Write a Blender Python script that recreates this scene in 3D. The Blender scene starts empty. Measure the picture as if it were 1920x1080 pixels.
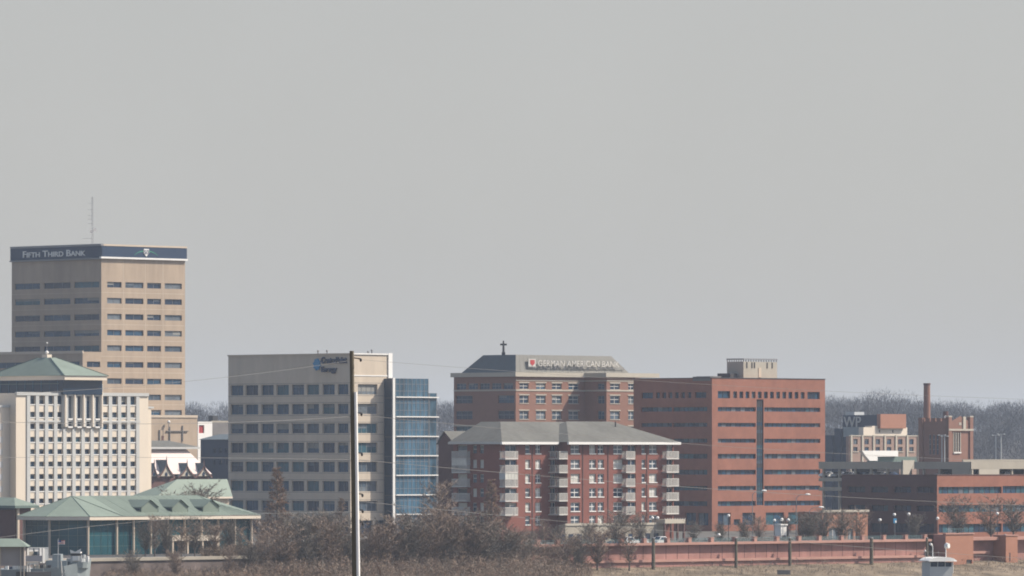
import bpy, math, random
from mathutils import Vector
random.seed(7)
S = bpy.context.scene
COL = S.collection
FOC = 12000.0      # focal length in pixels of the 1920 px wide photograph
HOR = 850.0        # row of the horizon
CZ = 24.0          # camera height
R2 = math.sqrt(0.5)
G0 = 4.5           # street level behind the flood wall

# ------------------------------------------------------------------ materials
MATS = {}
def mat(name, rgb, rough=0.8, var=0.10, scale=0.35, spec=0.3, metal=0.0, streak=False, emit=None):
    if name in MATS: return MATS[name]
    rgb = tuple(c * .84 for c in rgb)
    m = bpy.data.materials.new(name); m.use_nodes = True
    nt = m.node_tree; b = nt.nodes['Principled BSDF']
    b.inputs['Roughness'].default_value = rough
    b.inputs['Metallic'].default_value = metal
    b.inputs['Specular IOR Level'].default_value = spec
    if var > 0:
        tc = nt.nodes.new('ShaderNodeTexCoord')
        mp = nt.nodes.new('ShaderNodeMapping')
        mp.inputs['Scale'].default_value = (scale, scale, scale * (0.25 if streak else 1))
        nz = nt.nodes.new('ShaderNodeTexNoise'); nz.inputs['Scale'].default_value = 1.0
        nz.inputs['Detail'].default_value = 5; nz.inputs['Roughness'].default_value = 0.65
        cr = nt.nodes.new('ShaderNodeValToRGB')
        cr.color_ramp.elements[0].position = 0.36; cr.color_ramp.elements[1].position = 0.64
        cr.color_ramp.elements[0].color = (*[max(0, c * (1 - var)) for c in rgb], 1)
        cr.color_ramp.elements[1].color = (*[min(1, c * (1 + var)) for c in rgb], 1)
        nt.links.new(tc.outputs['Object'], mp.inputs['Vector'])
        nt.links.new(mp.outputs['Vector'], nz.inputs['Vector'])
        n2 = nt.nodes.new('ShaderNodeTexNoise'); n2.inputs['Scale'].default_value = .16; n2.inputs['Detail'].default_value = 3
        ad = nt.nodes.new('ShaderNodeMath'); ad.operation = 'MULTIPLY_ADD'; ad.inputs[1].default_value = .45
        mu = nt.nodes.new('ShaderNodeMath'); mu.operation = 'MULTIPLY'; mu.inputs[1].default_value = .55
        nt.links.new(mp.outputs['Vector'], n2.inputs['Vector']); nt.links.new(nz.outputs['Fac'], mu.inputs[0])
        nt.links.new(n2.outputs['Fac'], ad.inputs[0]); nt.links.new(mu.outputs[0], ad.inputs[2])
        nt.links.new(ad.outputs[0], cr.inputs['Fac'])
        nt.links.new(cr.outputs['Color'], b.inputs['Base Color'])
    else:
        b.inputs['Base Color'].default_value = (*rgb, 1)
    MATS[name] = m
    return m

def ground_mat(name, c1, c2, c3, scale):
    m = bpy.data.materials.new(name); m.use_nodes = True
    nt = m.node_tree; b = nt.nodes['Principled BSDF']; b.inputs['Roughness'].default_value = 0.95
    b.inputs['Specular IOR Level'].default_value = 0.1
    tc = nt.nodes.new('ShaderNodeTexCoord')
    n1 = nt.nodes.new('ShaderNodeTexNoise'); n1.inputs['Scale'].default_value = scale; n1.inputs['Detail'].default_value = 8
    n1.inputs['Roughness'].default_value = 0.7
    cr = nt.nodes.new('ShaderNodeValToRGB'); e = cr.color_ramp.elements
    e[0].position = 0.35; e[0].color = (*c1, 1); e[1].position = 0.5; e[1].color = (*c2, 1)
    x = e.new(0.66); x.color = (*c3, 1)
    nt.links.new(tc.outputs['Object'], n1.inputs['Vector']); nt.links.new(n1.outputs['Fac'], cr.inputs['Fac'])
    nt.links.new(cr.outputs['Color'], b.inputs['Base Color'])
    return m

tan = mat('tan precast', (.40, .315, .235), streak=True, var=.15)
tan2 = mat('office precast', (.555, .475, .38), streak=True, var=.10)
tanl = mat('light precast', (.56, .47, .37), var=.05)
cream = mat('cream stucco', (.71, .625, .515), var=.05, streak=True)
pale = mat('pale panel', (.51, .515, .50), var=.04)
white = mat('white paint', (.8, .79, .76), var=.04)
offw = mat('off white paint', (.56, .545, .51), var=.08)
navy = mat('navy fascia', (.018, .040, .085), var=.05, rough=.5)
greenr = mat('patina green metal roof', (.19, .235, .195), var=.12, rough=.6, scale=.25)
greend = mat('dark patina metal', (.13, .18, .16), var=.1, rough=.6)
brick = mat('red brick', (.23, .09, .057), var=.10, scale=.5)
brickl = mat('apartment brick', (.215, .078, .06), var=.09, scale=.6)
brickg = mat('old red brick', (.245, .125, .09), var=.09, scale=.6)
bricko = mat('orange brick', (.36, .17, .11), var=.09, scale=.4)
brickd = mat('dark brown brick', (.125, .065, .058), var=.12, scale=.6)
stone = mat('limestone trim', (.46, .42, .35), var=.06)
shing = mat('grey shingles', (.118, .118, .106), var=.22, scale=.8)
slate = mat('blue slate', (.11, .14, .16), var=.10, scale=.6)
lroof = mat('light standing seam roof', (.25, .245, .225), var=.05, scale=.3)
silver = mat('pale metal roof', (.60, .51, .48), var=.10, rough=.5, scale=.2, metal=.0)
conc = mat('concrete', (.38, .345, .285), var=.10, scale=.3, streak=True)
concd = mat('weathered concrete', (.18, .17, .165), var=.15, scale=.3)
dark = mat('dark opening', (.02, .022, .028), var=0, rough=.7)
wood = mat('weathered pole wood', (.125, .11, .08), var=.25, scale=2.2, streak=True)
steel = mat('grey steel', (.25, .25, .26), var=.08, rough=.5)
steeld = mat('dark steel', (.05, .05, .055), var=.08, rough=.6)
wirem = mat('wire aluminium', (.19, .19, .19), var=0, rough=.6)
shipg = mat('haze grey ship paint', (.27, .31, .32), var=.12, scale=.5, rough=.6)
shipl = mat('light grey ship paint', (.5, .52, .52), var=.06, rough=.6)
rubber = mat('tyre rubber', (.02, .02, .02), var=0)
G = [mat('window glass dark', (.018, .036, .07), rough=.25, var=.25, scale=1.5, spec=.35),
     mat('window glass blue', (.022, .068, .125), rough=.25, var=.3, scale=1.2, spec=.35),
     mat('window glass teal', (.028, .098, .135), rough=.3, var=.35, scale=1.6, spec=.35),
     mat('window blinds behind glass', (.13, .155, .18), rough=.35, var=.3, scale=1.4, spec=.35),
     mat('window half lit', (.065, .095, .13), rough=.3, var=.4, scale=1.0, spec=.35)]
blindm = mat('window blind', (.26, .26, .245), var=.15, scale=2)
curt = mat('curtain glass', (.05, .115, .175), rough=.15, var=.75, scale=.45, spec=.5, streak=True)  # strong streaks paint patchy reflections into the glass colour
curtd = mat('dark curtain glass', (.014, .032, .062), rough=.2, var=.2, spec=.4)
tealg = mat('pavilion glass', (.014, .07, .088), rough=.2, var=.5, scale=.35, spec=.4, streak=True)
netc = mat('window curtain cream', (.55, .55, .50), rough=.5, var=.2, scale=1.5)
redp = mat('red paint', (.45, .05, .05), var=.1)
bluep = mat('sign blue', (.03, .22, .42), var=0, rough=.5)
dkblue = mat('dark blue cladding', (.028, .045, .08), var=.12, rough=.6, scale=.15)
navyt = mat('sign navy', (.03, .05, .10), var=0, rough=.5)
barkg = mat('grey brown bark', (.13, .11, .10), var=.2, scale=1.5)
twig = mat('bare twigs brown', (.265, .20, .155), var=.3, scale=.5)
twigr = mat('rust bald cypress twigs', (.30, .20, .14), var=.25, scale=.8)
twigg = mat('bare twigs grey', (.205, .18, .15), var=.25, scale=.8)
farw = mat('far woodland twigs', (.075, .077, .087), var=.12, scale=.02)
reed = mat('dry brush', (.26, .205, .155), var=.35, scale=.25)
lampw = mat('lamp globe glass', (.85, .84, .80), var=0, rough=.3)

# ------------------------------------------------------------------ mesh tools
class MB:
    def __init__(s): s.v = []; s.f = []; s.mi = []; s.ms = []
    def _m(s, m):
        if m not in s.ms: s.ms.append(m)
        return s.ms.index(m)
    def poly(s, pts, m):
        i = len(s.v); s.v += [tuple(p) for p in pts]; s.f.append(tuple(range(i, i + len(pts)))); s.mi.append(s._m(m))
    def hexa(s, p, m):      # p: 4 bottom, 4 top
        i = len(s.v); s.v += [tuple(q) for q in p]; k = s._m(m)
        for f in ((0, 3, 2, 1), (4, 5, 6, 7), (0, 1, 5, 4), (1, 2, 6, 5), (2, 3, 7, 6), (3, 0, 4, 7)):
            s.f.append(tuple(i + j for j in f)); s.mi.append(k)
    def box(s, fr, a0, a1, b0, b1, z0, z1, m):
        P = fr.P
        s.hexa([P(a0, b0, z0), P(a1, b0, z0), P(a1, b1, z0), P(a0, b1, z0),
                P(a0, b0, z1), P(a1, b0, z1), P(a1, b1, z1), P(a0, b1, z1)], m)
    def fbox(s, F, t0, t1, z0, z1, d0, d1, m):   # box on a facade
        P = F.P
        s.hexa([P(t0, z0, d0), P(t1, z0, d0), P(t1, z0, d1), P(t0, z0, d1),
                P(t0, z1, d0), P(t1, z1, d0), P(t1, z1, d1), P(t0, z1, d1)], m)
    def tube(s, p0, p1, r0, r1, m, n=6, caps=True):
        p0 = Vector(p0); p1 = Vector(p1); d = (p1 - p0)
        if d.length < 1e-6: return
        d.normalize(); u = d.orthogonal().normalized(); w = d.cross(u)
        i = len(s.v); k = s._m(m)
        for p, r in ((p0, r0), (p1, r1)):
            for j in range(n):
                a = 2 * math.pi * j / n
                s.v.append(tuple(p + (u * math.cos(a) + w * math.sin(a)) * r))
        for j in range(n):
            s.f.append((i + j, i + (j + 1) % n, i + n + (j + 1) % n, i + n + j)); s.mi.append(k)
        if caps:
            s.f.append(tuple(i + n - 1 - j for j in range(n))); s.mi.append(k)
            s.f.append(tuple(i + n + j for j in range(n))); s.mi.append(k)
    def ball(s, c, r, m, n=8, h=5, sz=1.0):
        i = len(s.v); k = s._m(m)
        s.v.append((c[0], c[1], c[2] - r * sz))
        for a in range(1, h):
            t = math.pi * a / h
            for j in range(n):
                q = 2 * math.pi * j / n
                s.v.append((c[0] + r * math.sin(t) * math.cos(q), c[1] + r * math.sin(t) * math.sin(q), c[2] - r * sz * math.cos(t)))
        s.v.append((c[0], c[1], c[2] + r * sz))
        for j in range(n):
            s.f.append((i, i + 1 + (j + 1) % n, i + 1 + j)); s.mi.append(k)
            for a in range(h - 2):
                b = i + 1 + a * n
                s.f.append((b + j, b + (j + 1) % n, b + n + (j + 1) % n, b + n + j)); s.mi.append(k)
            b = i + 1 + (h - 2) * n
            s.f.append((b + j, b + (j + 1) % n, i + 1 + (h - 1) * n)); s.mi.append(k)
    def mesh(s, name, off=(0, 0, 0)):
        me = bpy.data.meshes.new(name)
        me.from_pydata([(x - off[0], y - off[1], z - off[2]) for x, y, z in s.v], [], s.f)
        for m in s.ms: me.materials.append(m)
        me.polygons.foreach_set('material_index', s.mi)
        me.update()
        return me
    def build(s, name, parent=None, loc=(0, 0, 0), label=None):
        """world-coordinate mesh, linked under parent (which stands at its own world location)"""
        off = loc; p = parent
        base = [0, 0, 0]
        while p is not None:
            base = [base[i] + p.location[i] for i in range(3)]; p = p.parent
        if parent is not None: off = base
        o = bpy.data.objects.new(name, s.mesh(name, off)); COL.objects.link(o)
        if parent is not None: o.parent = parent
        else: o.location = loc
        if label: o['label'] = label
        return o

def tag(o, label, cat, group=None):
    o['label'] = label; o['category'] = cat
    if group: o['group'] = group
    return o
def thing(name, label, cat, loc, group=None):
    o = bpy.data.objects.new(name, None); COL.objects.link(o); o.location = loc; o.empty_display_size = 1
    return tag(o, label, cat, group)
def struct(o, kind='structure'):
    o['kind'] = kind; return o
def copy_tree(src, loc, label, group=None, rz=0, sc=1, szz=None):
    r = src.copy(); COL.objects.link(r); r.location = loc; r.rotation_euler = (0, 0, rz)
    r.scale = (sc, sc, szz or sc); r['label'] = label
    if group: r['group'] = group
    for ch in src.children:
        c = ch.copy(); COL.objects.link(c); c.parent = r
        for g in ch.children:
            d = g.copy(); COL.objects.link(d); d.parent = c
    return r

def W(px, D): return (px - 960) / FOC * D
def ZZ(py, D): return CZ - (py - HOR) * D / FOC
def PP(px, py, D): return (W(px, D), D, ZZ(py, D))

class Fr:
    """street grid frame: a runs away to the right, b away to the left, from a corner seen at pixel px"""
    def __init__(s, px, D): s.x = W(px, D); s.y = D
    def P(s, a, b, z): return (s.x + R2 * (a - b), s.y + R2 * (a + b), z)
    def dep(s, a=0, b=0): return s.y + R2 * (a + b)
    def sa(s, px, b=0):
        k = (px - 960) / FOC
        return (k * (s.y + R2 * b) - s.x + R2 * b) / (R2 - k * R2)
    def sb(s, px, a=0):
        k = (px - 960) / FOC
        return (k * (s.y + R2 * a) - s.x - R2 * a) / (-R2 - k * R2)
    def z(s, py, a=0, b=0): return ZZ(py, s.dep(a, b))
class Face:
    """facade plane. kind R: sunlit side at b=off, L: shaded side at a=off. t along it, d inward"""
    def __init__(s, fr, kind, off=0.0): s.fr = fr; s.kind = kind; s.off = off
    def P(s, t, z, d=0.0):
        return s.fr.P(t, s.off + d, z) if s.kind == 'R' else s.fr.P(s.off + d, t, z)
    def t(s, px): return s.fr.sa(px, s.off) if s.kind == 'R' else s.fr.sb(px, s.off)
    def rect(s, x0, x1, y0, y1):
        t0, t1 = sorted((s.t(x0), s.t(x1)))
        return (t0, t1, ZZ(y1, s.fr.y), ZZ(y0, s.fr.y))

def facade(mb, F, t0, t1, z0, z1, holes, m, depth=0.35, mrev=None):
    ts = sorted({t0, t1, *[min(max(h[i], t0), t1) for h in holes for i in (0, 1)]})
    zs = sorted({z0, z1, *[min(max(h[i], z0), z1) for h in holes for i in (2, 3)]})
    for j in range(len(zs) - 1):
        zc = (zs[j] + zs[j + 1]) / 2; run = None
        if zs[j + 1] - zs[j] < 1e-5: continue
        hz = [h for h in holes if h[2] < zc < h[3]]
        for i in range(len(ts) - 1):
            tc = (ts[i] + ts[i + 1]) / 2
            if any(h[0] < tc < h[1] for h in hz):
                if run is not None:
                    mb.poly([F.P(run, zs[j]), F.P(ts[i], zs[j]), F.P(ts[i], zs[j + 1]), F.P(run, zs[j + 1])], m); run = None
            elif run is None: run = ts[i]
        if run is not None:
            mb.poly([F.P(run, zs[j]), F.P(t1, zs[j]), F.P(t1, zs[j + 1]), F.P(run, zs[j + 1])], m)
    r = mrev or m
    for a, b, c, d in holes:
        for q in ((a, c, b, c), (a, d, b, d), (a, c, a, d), (b, c, b, d)):
            mb.poly([F.P(q[0], q[1]), F.P(q[2], q[3]), F.P(q[2], q[3], depth + .1), F.P(q[0], q[1], depth + .1)], r)

def pane(parent, F, h, depth, glass, frame=None, nm=0, hb=0, fw=.09, name='window', mb=None, sill=None, label=None, trim=None, lintel=None):
    own = mb is None
    if own: mb = MB()
    a, b, c, d = h
    if lintel: mb.fbox(F, a - .25, b + .25, d + .02, d + .32, -.1, -.005, lintel)
    mb.poly([F.P(a - .05, c - .05, depth), F.P(b + .05, c - .05, depth), F.P(b + .05, d + .05, depth), F.P(a - .05, d + .05, depth)], glass)
    rb = random.random()
    if rb < .5 and glass in G:
        zb_ = d - (d - c) * random.uniform(.15, .7); xa, xb = a, b
        if rb < .2: xb = a + (b - a) * .5
        elif rb < .3: xa = a + (b - a) * .5
        mb.poly([F.P(xa, zb_, depth - .002), F.P(xb, zb_, depth - .002), F.P(xb, d, depth - .002), F.P(xa, d, depth - .002)], random.choice((blindm, G[3], G[4], G[4])))
    if frame:
        for k in range(nm + 2):
            x = a + (b - a) * k / (nm + 1); mb.fbox(F, max(a, x - fw / 2), min(b, x + fw / 2), c, d, depth - .06, depth - .004, frame)
        for k in range(hb):
            z = c + (d - c) * (k + 1) / (hb + 1); mb.fbox(F, a, b, z - fw / 2, z + fw / 2, depth - .05, depth - .004, frame)
        mb.fbox(F, a, b, d - fw, d, depth - .07, depth - .005, frame)
    if sill: mb.fbox(F, a - .08, b + .08, c - sill[1], c - .003, -.12, depth - .01, sill[0])
    if trim: mb.fbox(F, a - trim[1], a - .003, c, d, -.05, .05, trim[0])
    if own: return mb.build(name, parent, label=label)

def pick(w):
    return random.choices(G, weights=w)[0]

def walls(mb, fr, a0, a1, b0, b1, z0, z1, m, hr=(), hl=(), depth=.35, roof=None):
    """four walls and a roof; sunlit face at b0, shaded face at a0"""
    facade(mb, Face(fr, 'R', b0), a0, a1, z0, z1, list(hr), m, depth)
    facade(mb, Face(fr, 'L', a0), b0, b1, z0, z1, list(hl), m, depth)
    P = fr.P
    mb.poly([P(a1, b0, z0), P(a1, b1, z0), P(a1, b1, z1), P(a1, b0, z1)], m)
    mb.poly([P(a0, b1, z0), P(a1, b1, z0), P(a1, b1, z1), P(a0, b1, z1)], m)
    mb.poly([P(a0, b0, z1), P(a1, b0, z1), P(a1, b1, z1), P(a0, b1, z1)], roof or m)
    if hr or hl:    # dark interior liner behind the openings
        e = depth + .12
        mb.poly([P(a0 + e, b0 + e, z0), P(a1 - .3, b0 + e, z0), P(a1 - .3, b0 + e, z1 - .3), P(a0 + e, b0 + e, z1 - .3)], dark)
        mb.poly([P(a0 + e, b0 + e, z0), P(a0 + e, b1 - .3, z0), P(a0 + e, b1 - .3, z1 - .3), P(a0 + e, b0 + e, z1 - .3)], dark)

def text_part(name, parent, F, s, x0, x1, y0, y1, m, d=-.25, thick=.2, small=False, bold=0.0, top=False, own_label=None):
    """lettering standing on a facade, fitted between the pixel bounds"""
    cu = bpy.data.curves.new('lettering', 'FONT'); cu.body = s; cu.extrude = .05; cu.offset = bold
    if small:
        cu.small_caps_scale = .78
        for i, c in enumerate(s): cu.body_format[i].use_small_caps = c.islower()
    o = bpy.data.objects.new('tmp', cu); COL.objects.link(o)
    bpy.context.view_layer.update()
    me = bpy.data.meshes.new_from_object(o.evaluated_get(bpy.context.evaluated_depsgraph_get()))
    bpy.data.objects.remove(o)
    xs = [v.co.x for v in me.vertices]; ys = [v.co.y for v in me.vertices]; zs_ = [v.co.z for v in me.vertices]
    xa, xb, ya, yb, za, zb = min(xs), max(xs), min(ys), max(ys), min(zs_), max(zs_)
    ta, tb = F.t(x0), F.t(x1); z0, z1 = ZZ(y1, F.fr.y), ZZ(y0, F.fr.y)
    mb = MB(); k = mb._m(m)
    for v in me.vertices:
        mb.v.append(F.P(ta + (v.co.x - xa) / (xb - xa) * (tb - ta), z0 + (v.co.y - ya) / (yb - ya) * (z1 - z0), d - (v.co.z - za) / (zb - za) * thick))
    for p in me.polygons: mb.f.append(tuple(p.vertices)); mb.mi.append(k)
    return mb.build(name, parent, label=own_label)
SKY_STRENGTH = 0.12
SUN_STRENGTH = 4.7
EXPOSURE = 0.55
HAZE_COLOR = (.68, .80, .98, 1)
HAZE_DENSITY = 0.000058
VEIL = (2.83, 2.795, 2.73, 1)
# ------------------------------------------------------------------ world, sun, camera
SUN_H = Vector((1.0, 0.11)).normalized(); SUN_EL = math.radians(45)
w = bpy.data.worlds.new('World'); S.world = w; w.use_nodes = True
nt = w.node_tree; bg = nt.nodes['Background']
sky = nt.nodes.new('ShaderNodeTexSky'); sky.sky_type = 'NISHITA'; sky.sun_disc = False
sky.sun_elevation = SUN_EL; sky.sun_rotation = math.atan2(SUN_H.x, SUN_H.y)
sky.air_density = 1.0; sky.dust_density = 2.0; sky.ozone_density = 1.0; sky.altitude = 100
hs = nt.nodes.new('ShaderNodeHueSaturation'); hs.inputs['Saturation'].default_value = 0.85
hs.inputs['Value'].default_value = 1.0
nt.links.new(sky.outputs['Color'], hs.inputs['Color'])
mx = nt.nodes.new('ShaderNodeMix'); mx.data_type = 'RGBA';   # thin overcast veil, thick at the horizon and thinner overhead
tcw = nt.nodes.new('ShaderNodeTexCoord'); sx = nt.nodes.new('ShaderNodeSeparateXYZ'); mr = nt.nodes.new('ShaderNodeMapRange')
nt.links.new(tcw.outputs['Generated'], sx.inputs[0]); nt.links.new(sx.outputs['Z'], mr.inputs['Value'])
mr.inputs['From Min'].default_value = .09; mr.inputs['From Max'].default_value = .3
mr.inputs['To Min'].default_value = .88; mr.inputs['To Max'].default_value = .0
nt.links.new(mr.outputs['Result'], mx.inputs[0])
cn = nt.nodes.new('ShaderNodeTexNoise'); cn.inputs['Scale'].default_value = 26; cn.inputs['Detail'].default_value = 3
vm = nt.nodes.new('ShaderNodeMix'); vm.data_type = 'RGBA'; vm.inputs[6].default_value = [v * .965 for v in VEIL[:3]] + [1]; vm.inputs[7].default_value = [v * 1.035 for v in VEIL[:3]] + [1]
tc0 = nt.nodes.new('ShaderNodeTexCoord'); nt.links.new(tc0.outputs['Generated'], cn.inputs['Vector']); nt.links.new(cn.outputs['Fac'], vm.inputs[0]); nt.links.new(vm.outputs[2], mx.inputs[7])
nt.links.new(hs.outputs['Color'], mx.inputs[6]); nt.links.new(mx.outputs[2], bg.inputs['Color'])
bg.inputs['Strength'].default_value = SKY_STRENGTH
sl = bpy.data.lights.new('sun', 'SUN'); sl.energy = SUN_STRENGTH; sl.angle = math.radians(0.6); sl.color = (1.0, .90, .77)
so = bpy.data.objects.new('sun', sl); COL.objects.link(so)
dv = Vector((SUN_H.x * math.cos(SUN_EL), SUN_H.y * math.cos(SUN_EL), math.sin(SUN_EL)))
so.rotation_euler = dv.to_track_quat('Z', 'Y').to_euler(); so.location = dv * 800 + Vector((0, 1500, 0))
cam = bpy.data.cameras.new('camera'); co = bpy.data.objects.new('camera', cam); COL.objects.link(co)
co.location = (0, 0, CZ); co.rotation_euler = (math.radians(90), 0, 0)
cam.sensor_width = 36; cam.lens = 36 * FOC / 1920; cam.shift_y = (HOR - 540) / 1920
cam.clip_start = 1; cam.clip_end = 40000
S.camera = co
S.view_settings.view_transform = 'Standard'; S.view_settings.look = 'None'; S.view_settings.gamma = 1
S.view_settings.use_curve_mapping = False
S.view_settings.exposure = EXPOSURE
S.render.engine = 'CYCLES'
S.cycles.pixel_filter_type = 'BLACKMAN_HARRIS'; S.cycles.filter_width = 1.85
S.cycles.volume_bounces = 1; S.cycles.max_bounces = 5; S.cycles.use_denoising = True

# ------------------------------------------------------------------ ground sheet, river, haze
CL = 1252.9    # flood wall line: y - x = CL
def terrain(s, w_):
    """height at signed distance s behind the wall line"""
    x = (w_ - (s * math.sqrt(2) + CL) / math.sqrt(2)) * R2   # not used for height apart from hills
    if s >= 1.12: h = G0
    else:
        if s > -14: h = 1.3 + min(s, 0) * .16 + .25 * math.sin(w_ * .21) * min(1, -s / 4)
        elif s > -48: h = -.9 + (s + 14) * .25
        elif s > -560: h = -11
        elif s > -640: h = -11 + (-560 - s) / 80 * 15
        else: h = 4
    return h
ss = [-6000, -2500, -1200, -900, -760, -700, -640, -600, -560, -300, -120, -70, -48, -40, -30, -22, -18, -14, -11, -8, -6, -4, -2, 0, .95, 1.15, 4, 20, 60, 150, 300, 500]
sf = [700, 850, 1000, 1150, 1300, 1500, 1700, 2000, 2400, 3000, 4000, 7000]
wsx = sorted(set([-9000, -5000, -3000, -1500, -800, -400] + [700 + i * 8 for i in range(48)] + list(range(-200, 700, 60)) + list(range(1090, 2200, 80)) + [2600, 3200, 4000, 6000, 10000]))
def sw(s, w_):   # s across, w along dR
    yy = (s * math.sqrt(2) + CL + w_ * math.sqrt(2)) / 2
    xx = yy - (s * math.sqrt(2) + CL)
    return xx, yy
def hills(x, y):
    t = min(1, max(0, (y - 2150) / 1400)); t = t * t * (3 - 2 * t)
    return t * (30 + 3 * math.sin(x * .006 + 1) + 2 * math.sin(x * .017))
verts = []; faces = []; rows = ss + sf
for s_ in rows:
    for w_ in wsx:
        x, y = sw(s_, w_)
        verts.append((x, y, terrain(s_, w_) + (hills(x, y) if s_ > 400 else 0)))
n = len(wsx)
for i in range(len(rows) - 1):
    for j in range(n - 1):
        a = i * n + j; faces.append((a, a + 1, a + n + 1, a + n))
me = bpy.data.meshes.new('ground'); me.from_pydata(verts, [], faces)
gm = ground_mat('dry grass and soil', (.075, .062, .045), (.15, .12, .088), (.23, .185, .135), .16)
me.materials.append(gm); me.materials.append(mat('woodland floor', (.055, .05, .045), var=.3, scale=.02)); me.materials.append(mat('city ground', (.10, .095, .085), var=.35, scale=.06))
for p_ in me.polygons:
    c_ = p_.center
    if c_.y > 2050: p_.material_index = 1
    elif c_.y - c_.x - CL > 2: p_.material_index = 2
g = bpy.data.objects.new('ground', me); COL.objects.link(g); struct(g)
def city_sheet(name, pts, z, m):
    mb = MB(); mb.poly([(p[0], p[1], z) for p in pts], m); return struct(mb.build(name))
asph = mat('asphalt', (.055, .055, .057), var=.15, scale=.3)
pave = mat('pavement concrete', (.30, .28, .25), var=.12, scale=.4)
grassm = ground_mat('city lawn', (.10, .085, .045), (.16, .13, .07), (.22, .18, .11), .2)
L = [sw(9, -1500), sw(9, 4000), sw(26, 4000), sw(26, -1500)]
city_sheet('riverside_road', L, G0 + .004, asph)
L = [sw(3, -1500), sw(3, 4000), sw(8.9, 4000), sw(8.9, -1500)]
city_sheet('promenade', L, G0 + .12, pave)
# river
wm = bpy.data.materials.new('river water'); wm.use_nodes = True
b = wm.node_tree.nodes['Principled BSDF']; b.inputs['Base Color'].default_value = (.06, .055, .04, 1); b.inputs['Roughness'].default_value = .15
nz = wm.node_tree.nodes.new('ShaderNodeTexNoise'); nz.inputs['Scale'].default_value = .6
bp = wm.node_tree.nodes.new('ShaderNodeBump'); bp.inputs['Strength'].default_value = .4
wm.node_tree.links.new(nz.outputs['Fac'], bp.inputs['Height']); wm.node_tree.links.new(bp.outputs['Normal'], b.inputs['Normal'])
mb = MB(); mb.poly([(*sw(-630, -5000), -9), (*sw(-630, 6000), -9), (*sw(-14, 6000), -9), (*sw(-14, -5000), -9)], wm)
struct(mb.build('river'))
# haze
hz = bpy.data.materials.new('haze'); hz.use_nodes = True
hn = hz.node_tree; hn.nodes.remove(hn.nodes['Principled BSDF'])
pv = hn.nodes.new('ShaderNodeVolumePrincipled'); pv.inputs['Color'].default_value = HAZE_COLOR
pv.inputs['Density'].default_value = HAZE_DENSITY; pv.inputs['Anisotropy'].default_value = 0.0
hn.links.new(pv.outputs['Volume'], hn.nodes['Material Output'].inputs['Volume'])
if HAZE_DENSITY > 0:
    class _W:
        @staticmethod
        def P(a, b, z): return (a, b, z)
    mb = MB(); mb.box(_W, -9500, 11500, -9500, 13500, -13, 96, hz)
    h = mb.build('haze'); struct(h, 'stuff'); h.display_type = 'WIRE'

L = [sw(30, -1500), sw(30, 4000), sw(60, 4000), sw(60, -1500)]
city_sheet('car_park', L, G0 + .006, asph)
# ------------------------------------------------------------------ tall bank tower
fr = Fr(190, 1800)
zt = fr.z(459); zb = G0
RF, LF = Face(fr, 'R'), Face(fr, 'L')
t = thing('office_tower', 'tall tan office tower with dark blue band and white lettering around its top', 'office tower', fr.P(0, 0, zb))
a1, b1 = fr.sa(347), fr.sb(22)
hr, hl = [], []
for i, y in enumerate((533, 563, 593, 623, 652, 683, 714, 744, 773)):
    for x0, x1 in ((201, 228), (235, 269), (276, 302), (309, 341)):
        hr.append(RF.rect(x0, x1, y - 5, y + 5.5))
for y in (533, 563, 594, 624, 653):
    for x0, x1 in ((28, 75), (82, 132), (139, 186)): hl.append(LF.rect(x0, x1, y - 5.5, y + 5.5))
mb = MB(); walls(mb, fr, 0, a1, 0, b1, zb, zt, tan, hr, hl)
for k in range(8):
    zj = fr.z(548 + 30 * k); mb.fbox(RF, 0, a1, zj - .05, zj + .05, -.015, 0, tan2)
    if k < 4: mb.fbox(LF, 0, b1, zj - .05, zj + .05, -.015, 0, tan2)
for x in (231.5, 272.5, 305.5):     # panel joints
    q = RF.t(x); mb.fbox(RF, q - .06, q + .06, fr.z(780), fr.z(488), -.02, .0, tanl)
mb.build('wall', t)
for h in hr: pane(t, RF, h, .35, pick((4, 2, 0, 3, 3)), steel, 1, 0)
for h in hl: pane(t, LF, h, .35, pick((4, 5, 2, 0, 1)), steel, 2, 0)
mb = MB(); mb.fbox(LF, -.45, b1 + .1, fr.z(483), fr.z(461), -.45, -.01, navy)
mb.fbox(RF, -.44, a1 + .3, fr.z(481), fr.z(461), -.45, -.012, navy); mb.build('sign_band', t)
mb = MB(); mb.fbox(RF, -.7, a1 + .4, fr.z(484.5), fr.z(481.2), -.75, .02, white)
mb.fbox(LF, -.02, b1 + .2, fr.z(486), fr.z(483.4), -.7, .02, steel); mb.build('ledge', t)
mb = MB(); mb.fbox(LF, -.5, b1 + .1, fr.z(460.8), fr.z(457), -.55, .4, steel); mb.fbox(RF, .41, a1 + .3, fr.z(460.8), fr.z(457.5), -.55, .4, tanl)
mb.build('coping', t)
text_part('lettering', t, LF, 'Fifth Third Bank', 46, 163, 466.5, 478.5, white, d=-.47, small=True, bold=.012)
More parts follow.
